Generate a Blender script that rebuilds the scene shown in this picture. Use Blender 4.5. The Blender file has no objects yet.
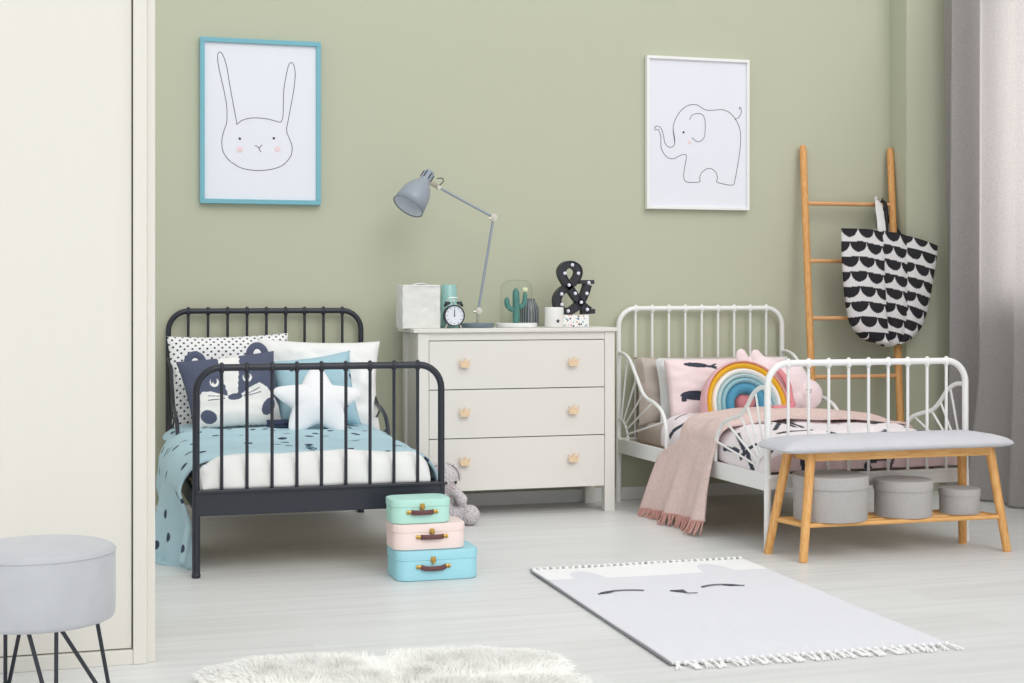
import bpy, bmesh, math, random
from mathutils import Vector, Matrix, noise
random.seed(7)
PI = math.pi
sc = bpy.context.scene
C = sc.collection

# ------------------------------------------------------------ camera
cam_d = bpy.data.cameras.new('camera'); cam = bpy.data.objects.new('camera', cam_d); C.objects.link(cam)
cam.location = (0, -6.70, 1.0); cam.rotation_euler = (PI/2, 0, -math.atan(0.3))
cam_d.sensor_width = 36; cam_d.lens = 1500/1024*36; cam_d.shift_y = -51.5/1024
cam_d.clip_start = 0.05
sc.camera = cam
# ------------------------------------------------------------ world, daylight, exposure
w = bpy.data.worlds.new('daylight'); sc.world = w; w.use_nodes = True
bg = w.node_tree.nodes['Background']; bg.inputs[0].default_value = (0.96, 0.975, 1.0, 1); bg.inputs[1].default_value = 1.15
def area(name, loc, rot, sx, sy, power, col=(1, 1, 1)):
    l = bpy.data.lights.new(name, 'AREA'); l.shape = 'RECTANGLE'; l.size = sx; l.size_y = sy; l.energy = power; l.color = col
    o = bpy.data.objects.new(name, l); C.objects.link(o); o.location = loc; o.rotation_euler = rot
    return o
area('window_daylight', (5.3, -1.9, 1.9), (0, math.radians(90), 0), 2.2, 3.0, 165, (1, 0.985, 0.96))      # outside the right window
sun_d = bpy.data.lights.new('soft_daylight', 'SUN'); sun_d.energy = 1.25; sun_d.angle = math.radians(38); sun_d.color = (1, 0.99, 0.97)
sun = bpy.data.objects.new('soft_daylight', sun_d); C.objects.link(sun); sun.rotation_euler = (math.radians(52), 0, math.radians(9))     # bright overcast daylight from the open side behind the camera
sc.view_settings.view_transform = 'Standard'; sc.view_settings.look = 'None'
sc.view_settings.gamma = 1; sc.view_settings.use_curve_mapping = False
sc.view_settings.exposure = -0.24

# ------------------------------------------------------------ materials
def lin(c):
    return tuple(((v/255)/12.92 if v/255 <= 0.04045 else ((v/255+0.055)/1.055)**2.4) for v in c)
class M:
    def __init__(s, name):
        s.m = bpy.data.materials.new(name); s.m.use_nodes = True; s.nt = s.m.node_tree; s.n = s.nt.nodes; s.l = s.nt.links
        s.b = s.n['Principled BSDF']
    def node(s, t, **kw):
        n = s.n.new(t)
        for k, v in kw.items(): setattr(n, k, v)
        return n
def mat(name, rgb, rough=0.6, metal=0.0, bump=0.0, bscale=200, var=0.0, vscale=6, stretch=(1, 1, 1), sheen=0.0, coat=0.0, attr=False, spec=None):
    """plain colour with optional fine bump and gentle tone variation"""
    s = M(name); b = s.b; c = lin(rgb) if rgb else (1, 1, 1)
    b.inputs['Base Color'].default_value = (*c, 1); b.inputs['Roughness'].default_value = rough; b.inputs['Metallic'].default_value = metal
    if sheen: b.inputs['Sheen Weight'].default_value = sheen
    if coat: b.inputs['Coat Weight'].default_value = coat
    if spec is not None: b.inputs['Specular IOR Level'].default_value = spec
    tc = s.node('ShaderNodeTexCoord'); mp = s.node('ShaderNodeMapping'); mp.inputs['Scale'].default_value = stretch
    s.l.new(tc.outputs['Object'], mp.inputs['Vector'])
    src = None
    if attr:
        a = s.node('ShaderNodeAttribute', attribute_name='Col'); src = a.outputs['Color']; s.l.new(src, b.inputs['Base Color'])
    if var:
        nz = s.node('ShaderNodeTexNoise'); nz.inputs['Scale'].default_value = vscale; nz.inputs['Detail'].default_value = 5
        s.l.new(mp.outputs[0], nz.inputs['Vector'])
        rp = s.node('ShaderNodeMapRange'); rp.inputs[1].default_value = 0.3; rp.inputs[2].default_value = 0.7
        rp.inputs[3].default_value = 1-var; rp.inputs[4].default_value = 1+var
        s.l.new(nz.outputs['Fac'], rp.inputs[0])
        mx = s.node('ShaderNodeVectorMath', operation='SCALE')
        if src: s.l.new(src, mx.inputs[0])
        else: mx.inputs[0].default_value = c
        s.l.new(rp.outputs[0], mx.inputs['Scale']); s.l.new(mx.outputs[0], b.inputs['Base Color'])
    if bump:
        nb = s.node('ShaderNodeTexNoise'); nb.inputs['Scale'].default_value = bscale; nb.inputs['Detail'].default_value = 3
        s.l.new(mp.outputs[0], nb.inputs['Vector'])
        bp = s.node('ShaderNodeBump'); bp.inputs['Strength'].default_value = bump; bp.inputs['Distance'].default_value = 0.01
        s.l.new(nb.outputs['Fac'], bp.inputs['Height']); s.l.new(bp.outputs[0], b.inputs['Normal'])
    return s.m
def dotmat(name, base, dot, spacing, radius, rand, rot=0.0, squash=1.0, rough=0.85, wr=6, bump=0.35):
    """printed dots on cloth, laid out on the cloth's own UV (metres)"""
    s = M(name); b = s.b; b.inputs['Roughness'].default_value = rough
    uv = s.node('ShaderNodeUVMap'); mp = s.node('ShaderNodeMapping')
    mp.inputs['Scale'].default_value = (1/spacing, 1/spacing*squash, 1); mp.inputs['Rotation'].default_value = (0, 0, rot)
    s.l.new(uv.outputs[0], mp.inputs['Vector'])
    v = s.node('ShaderNodeTexVoronoi', voronoi_dimensions='2D'); v.inputs['Scale'].default_value = 1; v.inputs['Randomness'].default_value = rand
    s.l.new(mp.outputs[0], v.inputs['Vector'])
    lt = s.node('ShaderNodeMapRange'); lt.inputs[1].default_value = radius/spacing*1.1; lt.inputs[2].default_value = radius/spacing*0.9
    s.l.new(v.outputs['Distance'], lt.inputs[0])
    mx = s.node('ShaderNodeMix', data_type='RGBA'); mx.inputs[6].default_value = (*lin(base), 1); mx.inputs[7].default_value = (*lin(dot), 1)
    s.l.new(lt.outputs[0], mx.inputs[0]); s.l.new(mx.outputs[2], b.inputs['Base Color'])
    tc = s.node('ShaderNodeTexCoord'); nb = s.node('ShaderNodeTexNoise'); nb.inputs['Scale'].default_value = wr; nb.inputs['Detail'].default_value = 6
    s.l.new(tc.outputs['Object'], nb.inputs['Vector'])
    bp = s.node('ShaderNodeBump'); bp.inputs['Strength'].default_value = bump; bp.inputs['Distance'].default_value = 0.03
    s.l.new(nb.outputs['Fac'], bp.inputs['Height']); s.l.new(bp.outputs[0], b.inputs['Normal'])
    return s.m
def wood(name, a, bcol, stretch, rough=0.5, scale=9):
    s = M(name); b = s.b; b.inputs['Roughness'].default_value = rough
    tc = s.node('ShaderNodeTexCoord'); mp = s.node('ShaderNodeMapping'); mp.inputs['Scale'].default_value = stretch
    s.l.new(tc.outputs['Object'], mp.inputs['Vector'])
    n = s.node('ShaderNodeTexNoise'); n.inputs['Scale'].default_value = scale; n.inputs['Detail'].default_value = 6; n.inputs['Distortion'].default_value = 0.6
    s.l.new(mp.outputs[0], n.inputs['Vector'])
    r = s.node('ShaderNodeValToRGB'); r.color_ramp.elements[0].position = 0.35; r.color_ramp.elements[1].position = 0.65
    r.color_ramp.elements[0].color = (*lin(a), 1); r.color_ramp.elements[1].color = (*lin(bcol), 1)
    s.l.new(n.outputs['Fac'], r.inputs[0]); s.l.new(r.outputs[0], b.inputs['Base Color'])
    return s.m

WALL = mat('green_wall_paint', (190, 192, 170), 0.9, bump=0.02, bscale=120, spec=0.2)
WHITE_TRIM = mat('white_trim_paint', (232, 232, 230), 0.5)
CEIL = mat('white_ceiling_paint', (240, 240, 238), 0.9)
CREAM = mat('cream_lacquer', (224, 221, 212), 0.55, var=0.006, vscale=3, stretch=(20, 20, 1), spec=0.3)
DRES = mat('warm_white_lacquer', (229, 226, 220), 0.5, spec=0.3)
GAPSHADE = mat('painted_gap_shade', (140, 134, 126), 0.8)  # shade of the narrow furniture gaps, put into the colour
BLACK = mat('black_powder_coat', (38, 42, 52), 0.38)
WHITEM = mat('white_powder_coat', (240, 240, 238), 0.4)
NAVY = mat('navy_cloth', (52, 60, 84), 0.9)
WCOT = mat('white_cotton', (240, 240, 238), 0.9, bump=0.5, bscale=9)
WCOT2 = mat('white_plush_cotton', (240, 240, 242), 0.95, bump=0.15, bscale=60)
BEIGE = mat('beige_linen', (196, 183, 173), 0.95, bump=0.2, bscale=400)
PALEGREY = mat('pale_grey_cotton', (222, 224, 222), 0.9, bump=0.3, bscale=12)
MBLUE = mat('mattress_ticking', (235, 235, 235), 0.9, bump=0.4, bscale=10)
GOLDW = wood('crown_plywood', (226, 196, 158), (240, 214, 180), (4, 4, 30), 0.5)
BAMBOO = wood('bamboo_wood', (212, 152, 84), (236, 184, 116), (30, 30, 2.5), 0.45, 5)
BAMBOOX = wood('bamboo_wood_lengthwise', (216, 158, 90), (238, 188, 122), (2.5, 30, 30), 0.45, 5)
LADW = wood('oiled_ladder_wood', (206, 146, 82), (228, 172, 106), (30, 30, 2.0), 0.5, 5)
LADX = wood('oiled_rung_wood', (214, 156, 104), (230, 178, 128), (2, 30, 30), 0.5, 5)
GREYF = mat('grey_felt_upholstery', (206, 206, 211), 0.95, bump=0.25, bscale=350, var=0.03, vscale=14)
VELV = mat('light_grey_velvet', (186, 188, 192), 0.8, sheen=0.3, var=0.045, vscale=11, bump=0.1, bscale=120)
CANV = mat('grey_linen_box_cloth', (182, 179, 177), 0.95, bump=0.35, bscale=500, var=0.06, vscale=150)
CHROME = mat('brushed_nickel', (212, 208, 198), 0.3, 0.9)
BRASS = mat('aged_brass', (196, 158, 84), 0.35, 0.9)
LEATH = mat('brown_leather', (104, 66, 66), 0.6, bump=0.1, bscale=300)
LAMPG = mat('blue_grey_enamel', (148, 156, 167), 0.35, spec=0.6)
LAMPD = mat('dark_slate_enamel', (112, 126, 138), 0.4)
LAMPW = mat('white_reflector_enamel', (228, 232, 240), 0.4)
FRAMEB = mat('sky_blue_frame', (118, 178, 192), 0.5)
FRAMEW = mat('white_frame', (238, 238, 236), 0.5)
PAPER = mat('print_paper', (231, 233, 240), 0.8)
INK = mat('black_ink', (58, 54, 60), 0.9)
BLUSH = mat('pink_ink', (238, 214, 217), 0.9)
INKB = mat('grey_ink', (60, 60, 66), 0.9)

# ------------------------------------------------------------ object helpers
ORG = {}
def obj(name, bm, m, parent=None, smooth=True, label=None, cat=None, group=None, kind=None, auto=None, origin=None, mods=None):
    """bm holds world coordinates; the object keeps its origin at its own base"""
    me = bpy.data.meshes.new(name)
    if parent is not None: org = ORG[parent.name]
    elif origin is not None: org = Vector(origin)
    elif kind == 'structure': org = Vector((0, 0, 0))
    else:
        xs = [v.co for v in bm.verts]
        org = Vector(((min(v.x for v in xs)+max(v.x for v in xs))/2, (min(v.y for v in xs)+max(v.y for v in xs))/2, min(v.z for v in xs)))
    bmesh.ops.translate(bm, verts=bm.verts, vec=-org)
    bm.normal_update(); bm.to_mesh(me); bm.free()
    if smooth:
        me.polygons.foreach_set('use_smooth', [True]*len(me.polygons))
    o = bpy.data.objects.new(name, me); C.objects.link(o)
    me.materials.append(m) if not isinstance(m, (list, tuple)) else [me.materials.append(k) for k in m]
    if smooth: 
        try: me.set_sharp_from_angle(angle=math.radians(auto or 40))
        except Exception: pass
    if parent is not None: o.parent = parent
    else: o.location = org
    ORG[o.name] = org
    if label: o['label'] = label
    if cat: o['category'] = cat
    if group: o['group'] = group
    if kind: o['kind'] = kind
    return o
def thing(name, label, cat, loc, group=None):
    o = bpy.data.objects.new(name, None); C.objects.link(o); o.location = loc; o.empty_display_size = 0.1
    o['label'] = label; o['category'] = cat
    if group: o['group'] = group
    ORG[o.name] = Vector(loc)
    return o
def NB(): return bmesh.new()
def box(bm, x0, x1, y0, y1, z0, z1, bev=0.0, seg=2, M4=None):
    t = bmesh.new(); bmesh.ops.create_cube(t, size=1)
    for v in t.verts:
        v.co = Vector(((x0+x1)/2+v.co.x*(x1-x0), (y0+y1)/2+v.co.y*(y1-y0), (z0+z1)/2+v.co.z*(z1-z0)))
    if bev: bmesh.ops.bevel(t, geom=list(t.edges), offset=bev, segments=seg, profile=0.5, affect='EDGES')
    if M4: bmesh.ops.transform(t, matrix=M4, verts=t.verts)
    merge(bm, t); return bm
def merge(bm, t):
    me = bpy.data.meshes.new('tmp'); t.to_mesh(me); t.free(); bm.from_mesh(me); bpy.data.meshes.remove(me)
def spline(pts, n=8, closed=False):
    P = [Vector(p) for p in pts]; out = []
    L = len(P); rng = range(L if closed else L-1)
    for i in rng:
        a = P[(i-1) % L] if closed or i > 0 else P[0]*2-P[1]
        b_ = P[i]; c_ = P[(i+1) % L]
        d = P[(i+2) % L] if closed or i+2 < L else c_*2-b_
        for k in range(n):
            t = k/n
            out.append(0.5*((2*b_)+(c_-a)*t+(2*a-5*b_+4*c_-d)*t*t+(3*b_-a-3*c_+d)*t**3))
    if not closed: out.append(P[-1])
    return out
def tube(bm, pts, r, seg=10, closed=False, rx=None, up=None, caps=True, rfn=None):
    """sweep a circle (or an ellipse r x rx, or a 4-sided bar) along pts"""
    P = [Vector(p) for p in pts]; n = len(P); rings = []
    prev = None
    for i, p in enumerate(P):
        if closed: t = P[(i+1) % n]-P[i-1]
        else: t = (P[min(i+1, n-1)]-P[max(i-1, 0)])
        if t.length < 1e-9: t = Vector((0, 0, 1))
        t.normalize()
        if up is not None: u = Vector(up)-t*Vector(up).dot(t)
        elif prev is None:
            u = Vector((0, 0, 1)) if abs(t.z) < 0.9 else Vector((1, 0, 0)); u = u-t*u.dot(t)
        else: u = prev-t*prev.dot(t)
        if u.length < 1e-6: u = Vector((1, 0, 0))-t*t.x
        u.normalize(); prev = u; s_ = t.cross(u)
        ra = r if rfn is None else r*rfn(i/(n-1 if n > 1 else 1)); rb = (rx if rx is not None else r)*(1 if rfn is None else rfn(i/(n-1)))
        off = PI/4 if seg == 4 else 0; q = 1.41421 if seg == 4 else 1
        rings.append([bm.verts.new(p+u*math.cos(2*PI*k/seg+off)*ra*q+s_*math.sin(2*PI*k/seg+off)*rb*q) for k in range(seg)])
    m_ = n if closed else n-1
    for i in range(m_):
        A = rings[i]; B = rings[(i+1) % n]
        for k in range(seg):
            bm.faces.new((A[k], A[(k+1) % seg], B[(k+1) % seg], B[k]))
    if caps and not closed:
        bm.faces.new(rings[0][::-1]); bm.faces.new(rings[-1])
    return bm
def lathe(bm, prof, c=(0, 0, 0), seg=32, M4=None, capb=True, capt=True, sx=1, sy=1):
    t = bmesh.new(); rings = []
    for r, z in prof:
        rings.append([t.verts.new((math.cos(2*PI*k/seg)*r*sx, math.sin(2*PI*k/seg)*r*sy, z)) for k in range(seg)])
    for A, B in zip(rings, rings[1:]):
        for k in range(seg): t.faces.new((A[k], A[(k+1) % seg], B[(k+1) % seg], B[k]))
    if capb: t.faces.new(rings[0][::-1])
    if capt: t.faces.new(rings[-1])
    if M4: bmesh.ops.transform(t, matrix=M4, verts=t.verts)
    bmesh.ops.translate(t, verts=t.verts, vec=Vector(c)); merge(bm, t); return bm
def ball(bm, c, r, s=(1, 1, 1), seg=16, M4=None):
    t = bmesh.new(); bmesh.ops.create_uvsphere(t, u_segments=seg, v_segments=max(6, seg//2), radius=r)
    for v in t.verts: v.co = Vector((v.co.x*s[0], v.co.y*s[1], v.co.z*s[2]))
    if M4: bmesh.ops.transform(t, matrix=M4, verts=t.verts)
    bmesh.ops.translate(t, verts=t.verts, vec=Vector(c)); merge(bm, t); return bm
def prism(bm, poly, z0, z1, M4=None):
    """polygon in x,y extruded z0..z1 then transformed"""
    t = bmesh.new(); a = [t.verts.new((x, y, z0)) for x, y in poly]; b_ = [t.verts.new((x, y, z1)) for x, y in poly]
    n = len(poly); t.faces.new(a[::-1]); t.faces.new(b_)
    for k in range(n): t.faces.new((a[k], a[(k+1) % n], b_[(k+1) % n], b_[k]))
    if M4: bmesh.ops.transform(t, matrix=M4, verts=t.verts)
    bmesh.ops.recalc_face_normals(t, faces=t.faces)
    merge(bm, t); return bm
def sheet(fn, nu, nv, uvfn=None, colfn=None, thick=0.0):
    """grid surface fn(u,v)->Vector, with UV and colour; optional thickness along the normal"""
    bm = bmesh.new(); uvl = bm.loops.layers.uv.new('UVMap'); cl = bm.verts.layers.float_color.new('Col') if colfn else None
    G = [[None]*(nv+1) for _ in range(nu+1)]; U = {}
    for i in range(nu+1):
        for j in range(nv+1):
            u, v = i/nu, j/nv; vt = bm.verts.new(fn(u, v)); G[i][j] = vt; U[vt] = (u, v)
            if cl: vt[cl] = (*lin(colfn(u, v)), 1)
    for i in range(nu):
        for j in range(nv):
            f = bm.faces.new((G[i][j], G[i+1][j], G[i+1][j+1], G[i][j+1]))
            for lp in f.loops:
                u, v = U[lp.vert]; lp[uvl].uv = uvfn(u, v) if uvfn else (u, v)
    return bm
def solid(o, t, off=-1, sub=0):
    m = o.modifiers.new('thickness', 'SOLIDIFY'); m.thickness = t; m.offset = off
    if sub: s_ = o.modifiers.new('smooth', 'SUBSURF'); s_.levels = sub; s_.render_levels = sub
    return o
def cushion(w_, h, t, M4, n=28, pinch=0.07, sag=0.0, colfn=None, seed=0, wr=0.006, uvs=True, corners=None, power=0.5):
    """stuffed cushion: local x width, z height, y thickness; front faces -y"""
    bm = bmesh.new(); uvl = bm.loops.layers.uv.new('UVMap'); cl = bm.verts.layers.float_color.new('Col') if colfn else None
    def pos(u, v, side):
        a, b_ = 2*u-1, 2*v-1
        x = a*w_/2*(1-pinch*(1-b_*b_)*a*a); z = b_*h/2*(1-pinch*(1-a*a)*b_*b_)
        if corners:
            (tl, tr, br, bl) = corners
            x = (bl[0]*(1-u)+br[0]*u)*(1-v)+(tl[0]*(1-u)+tr[0]*u)*v; z = (bl[1]*(1-u)+br[1]*u)*(1-v)+(tl[1]*(1-u)+tr[1]*u)*v
            x -= a*pinch*(1-b_*b_)*w_/2*abs(a); z -= b_*pinch*(1-a*a)*h/2*abs(b_)
        e = max(0, (1-a**4)*(1-b_**4))**power
        y = side*t/2*e
        nn = noise.noise(Vector((u*4+seed*7, v*4, side*3+seed)))*wr*2*e + noise.noise(Vector((u*9+seed*3, v*9, side*3)))*wr*e
        z -= sag*e*(1-v)*0
        return Vector((x, y+nn, z+h/2))
    def layer(side):
        G = {}
        for i in range(n+1):
            for j in range(n+1):
                u, v = i/n, j/n
                vt = bm.verts.new(M4 @ pos(u, v, side)); G[i, j] = vt
                if cl: vt[cl] = (*lin(colfn(u, v, side)), 1)
        for i in range(n):
            for j in range(n):
                q = ((i, j), (i+1, j), (i+1, j+1), (i, j+1)) if side < 0 else ((i, j), (i, j+1), (i+1, j+1), (i+1, j))
                f = bm.faces.new([G[k] for k in q])
                for lp, k in zip(f.loops, q): lp[uvl].uv = (k[0]/n*w_, k[1]/n*h)
    layer(-1); layer(1)
    bmesh.ops.remove_doubles(bm, verts=bm.verts, dist=0.0004)
    return bm
def place(x, y, z, lean=0, yaw=0, roll=0):
    """lean>0 tips the top back (+y)"""
    return Matrix.Translation((x, y, z)) @ Matrix.Rotation(yaw, 4, 'Z') @ Matrix.Rotation(-lean, 4, 'X') @ Matrix.Rotation(roll, 4, 'Y')
def remesh(o, vox=0.006, sm=6):
    m = o.modifiers.new('fuse', 'REMESH'); m.mode = 'VOXEL'; m.voxel_size = vox; m.use_smooth_shade = True
    s_ = o.modifiers.new('soften', 'SMOOTH'); s_.iterations = sm; s_.factor = 0.5
def sstep(a, b_, x):
    t = max(0, min(1, (x-a)/(b_-a))); return t*t*(3-2*t)
def seg_d(px, py, ax, ay, bx, by):
    dx, dy = bx-ax, by-ay; L = dx*dx+dy*dy; t = 0 if L == 0 else max(0, min(1, ((px-ax)*dx+(py-ay)*dy)/L))
    return math.hypot(px-ax-t*dx, py-ay-t*dy)
def ell(px, py, cx, cy, rx, ry, rot=0):
    c_, s_ = math.cos(rot), math.sin(rot); x, y = px-cx, py-cy; X = x*c_+y*s_; Y = -x*s_+y*c_
    return (X/rx)**2+(Y/ry)**2 < 1

# ============================================================ THE ROOM
FLOOR = M('whitewashed_floor_boards')
def build_floor_mat():
    s = FLOOR; b = s.b
    tc = s.node('ShaderNodeTexCoord'); br = s.node('ShaderNodeTexBrick')
    br.inputs['Scale'].default_value = 1; br.inputs['Brick Width'].default_value = 1.35; br.inputs['Row Height'].default_value = 0.19
    br.inputs['Mortar Size'].default_value = 0.0012; br.inputs['Mortar Smooth'].default_value = 0.2; br.inputs['Bias'].default_value = 0
    br.inputs['Color1'].default_value = (*lin((228, 229, 227)), 1); br.inputs['Color2'].default_value = (*lin((223, 223, 221)), 1); br.inputs['Mortar'].default_value = (*lin((219, 219, 217)), 1)
    s.l.new(tc.outputs['Object'], br.inputs['Vector'])
    mp = s.node('ShaderNodeMapping'); mp.inputs['Scale'].default_value = (0.9, 16, 1); s.l.new(tc.outputs['Object'], mp.inputs['Vector'])
    n = s.node('ShaderNodeTexNoise'); n.inputs['Scale'].default_value = 1.6; n.inputs['Detail'].default_value = 6; s.l.new(mp.outputs[0], n.inputs['Vector'])
    rp = s.node('ShaderNodeMapRange'); rp.inputs[1].default_value = 0.3; rp.inputs[2].default_value = 0.7; rp.inputs[3].default_value = 0.93; rp.inputs[4].default_value = 1.05
    s.l.new(n.outputs['Fac'], rp.inputs[0])
    mx = s.node('ShaderNodeVectorMath', operation='SCALE'); s.l.new(br.outputs['Color'], mx.inputs[0]); s.l.new(rp.outputs[0], mx.inputs['Scale'])
    s.l.new(mx.outputs[0], b.inputs['Base Color']); b.inputs['Roughness'].default_value = 0.42; b.inputs['Specular IOR Level'].default_value = 0.4
build_floor_mat()
obj('floor', box(NB(), -2.2, 4.4, -9.0, 0.12, -0.1, 0.0), FLOOR.m, smooth=False, kind='structure')
bm = NB(); box(bm, -2.2, 4.5, 0.0, 0.12, 0.0, 2.75)
obj('wall_back', bm, WALL, smooth=False, kind='structure')
obj('trim_1', box(NB(), 4.0, 4.42, -0.155, 0.0, 0, 2.75), WALL, smooth=False, kind='structure')
# right wall with the curtained window
WY0, WY1, WZ0, WZ1 = -3.0, -0.40, 0.92, 2.55
bm = NB(); X0, X1 = 4.38, 4.50
box(bm, X0, X1, -3.7, 0.0, 0, WZ0); box(bm, X0, X1, -3.7, 0.0, WZ1, 2.75); box(bm, X0, X1, -3.7, WY0, WZ0, WZ1); box(bm, X0, X1, WY1, 0.0, WZ0, WZ1)
obj('wall_right', bm, WALL, smooth=False, kind='structure')
bm = NB()
for (a, b2, c_, d) in ((WY0, WY1, WZ0, WZ0+0.06), (WY0, WY1, WZ1-0.06, WZ1), (WY0, WY0+0.06, WZ0, WZ1), (WY1-0.06, WY1, WZ0, WZ1), (-1.73, -1.67, WZ0, WZ1)):
    box(bm, 4.41, 4.47, a, b2, c_, d, 0.004)
win = obj('window_1', bm, WHITE_TRIM, smooth=False, kind='structure')
g = M('window_glass'); g.n.remove(g.b)
tr = g.node('ShaderNodeBsdfTransparent'); gl = g.node('ShaderNodeBsdfGlossy'); gl.inputs['Roughness'].default_value = 0.02
lw = g.node('ShaderNodeFresnel'); mxs = g.node('ShaderNodeMixShader'); g.l.new(lw.outputs[0], mxs.inputs[0]); g.l.new(tr.outputs[0], mxs.inputs[1]); g.l.new(gl.outputs[0], mxs.inputs[2])
g.l.new(mxs.outputs[0], g.n['Material Output'].inputs[0]); GLASS = g.m
obj('window_pane', box(NB(), 4.437, 4.443, WY0, WY1, WZ0, WZ1), GLASS, parent=win, smooth=False)
bm = NB(); box(bm, -2.08, 4.0, -0.014, 0.0, 0, 0.062, 0.003)
obj('baseboard_back', bm, WHITE_TRIM, smooth=False, kind='structure')
obj('baseboard_right', box(NB(), 4.366, 4.38, -3.7, -0.16, 0, 0.062, 0.003), WHITE_TRIM, smooth=False, kind='structure')

# ============================================================ CURTAIN
s = M('grey_linen_curtain'); s.n.remove(s.b)
df = s.node('ShaderNodeBsdfDiffuse'); tl = s.node('ShaderNodeBsdfTranslucent'); mxs = s.node('ShaderNodeMixShader'); mxs.inputs[0].default_value = 0.40
tc = s.node('ShaderNodeTexCoord'); mp = s.node('ShaderNodeMapping'); mp.inputs['Scale'].default_value = (90, 90, 260); s.l.new(tc.outputs['Object'], mp.inputs['Vector'])
n = s.node('ShaderNodeTexNoise'); n.inputs['Scale'].default_value = 1.2; n.inputs['Detail'].default_value = 3; s.l.new(mp.outputs[0], n.inputs['Vector'])
rp = s.node('ShaderNodeValToRGB'); rp.color_ramp.elements[0].position = 0.3; rp.color_ramp.elements[1].position = 0.7
rp.color_ramp.elements[0].color = (*lin((184, 179, 178)), 1); rp.color_ramp.elements[1].color = (*lin((204, 199, 198)), 1)
s.l.new(n.outputs['Fac'], rp.inputs[0]); s.l.new(rp.outputs[0], df.inputs[0]); s.l.new(rp.outputs[0], tl.inputs[0])
s.l.new(df.outputs[0], mxs.inputs[1]); s.l.new(tl.outputs[0], mxs.inputs[2]); s.l.new(mxs.outputs[0], s.n['Material Output'].inputs[0])
CURT = s.m
def curt(u, v):
    y = -0.17-u*2.9; z = 0.012+2.66*(1-v)
    fl = sstep(0.75, 1.0, v)
    ph = 2*PI*(u*2.9/0.21)+0.5*math.sin(u*23)+0.35*math.sin(v*2.2+u*9)
    amp = 0.030+0.022*math.sin(u*13+1.3)+0.014*v
    x = 4.195+amp*math.sin(ph)+0.02*math.sin(u*6.3+v*1.5)
    x += fl*(0.03*math.sin(u*31)-0.02)
    y += 0.018*math.cos(ph)+0.05*(v-0.5)*math.exp(-u*9)+fl*0.04*math.sin(u*17)
    if u < 0.012: x += 0.0
    return Vector((x, y, z))
bm = sheet(curt, 420, 40)
cu = thing('curtain', 'long grey linen curtain hanging in folds over the window on the right', 'curtain', (4.2, -1.6, 0))
o = obj('drape', bm, CURT, parent=cu)
bm = NB(); tube(bm, [(4.20, -0.17, 2.69), (4.20, -3.2, 2.69)], 0.012)
obj('curtain_rail', bm, WHITEM, parent=cu)

# ============================================================ WARDROBE
wr = thing('wardrobe', 'cream white wardrobe with flat sliding door filling the left edge', 'wardrobe', (-0.9, -2.3, 0))
obj('door', box(NB(), -0.85, 0.1785, -2.560, -2.540, 0.041, 2.60, 0.002), CREAM, parent=wr, smooth=False)
obj('door', box(NB(), -2.02, -0.856, -2.560, -2.540, 0.041, 2.60, 0.002), CREAM, parent=wr, smooth=False)
bm = NB(); box(bm, -2.05, 0.182, -2.574, -2.5, 0.0, 0.038, 0.002)
obj('plinth', bm, CREAM, parent=wr, smooth=False)
obj('stile', box(NB(), 0.182, 0.218, -2.578, -2.50, 0.0, 2.70, 0.003), CREAM, parent=wr, smooth=False)
obj('side_panel', box(NB(), 0.218, 0.240, -2.562, -1.95, 0.0, 2.70, 0.002), CREAM, parent=wr, smooth=False)
obj('back_panel', box(NB(), -2.05, 0.218, -1.965, -1.95, 0.0, 2.70), CREAM, parent=wr, smooth=False)
obj('side_panel', box(NB(), -2.05, -2.03, -2.545, -1.965, 0.0, 2.70, 0.002), CREAM, parent=wr, smooth=False)
obj('top_panel', box(NB(), -2.05, 0.165, -2.57, -1.965, 2.62, 2.70, 0.002), CREAM, parent=wr, smooth=False)
obj('gap_shade_panel', box(NB(), -2.03, 0.165, -2.50, -2.49, 0.06, 2.61), GAPSHADE, parent=wr, smooth=False)  # its darker colour stands in for shade in the door gap

# ============================================================ WALL PICTURES
def picture(name, label, x0, x1, z0, z1, fw, fm, crop, strokes, dots, blushes):
    t = thing(name, label, 'picture', ((x0+x1)/2, -0.015, z0))
    bm = NB()
    for a, b2, c_, d in ((x0, x1, z0, z0+fw), (x0, x1, z1-fw, z1), (x0, x0+fw, z0+fw, z1-fw), (x1-fw, x1, z0+fw, z1-fw)):
        box(bm, a, b2, -0.032, -0.002, c_, d, 0.0015)
    obj('frame', bm, fm, parent=t, smooth=False)
    pr = obj('print', box(NB(), x0+fw, x1-fw, -0.020, -0.010, z0+fw, z1-fw), PAPER, parent=t, smooth=False)
    cx0, cx1, cy0, cy1 = crop
    def mpx(x, y): return Vector((x0+(x-cx0)/(cx1-cx0)*(x1-x0), -0.0205, z1-(y-cy0)/(cy1-cy0)*(z1-z0)))
    bm = NB()
    for st in strokes:
        tube(bm, spline([mpx(*q) for q in st], 6), 0.0006, 6, rx=0.0015, up=(0, 1, 0))
    obj('line_drawing', bm, INK, parent=pr)
    for (x, y, r) in dots:
        obj('eye_dot', lathe(NB(), [(r, 0), (r*0.9, 0.0008)], mpx(x, y), 16, Matrix.Rotation(PI/2, 4, 'X')), INK, parent=pr)
    for (x, y, r) in blushes:
        obj('blush_mark', lathe(NB(), [(r, 0), (r*0.9, 0.0006)], mpx(x, y), 20, Matrix.Rotation(PI/2, 4, 'X')), BLUSH, parent=pr)
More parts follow.
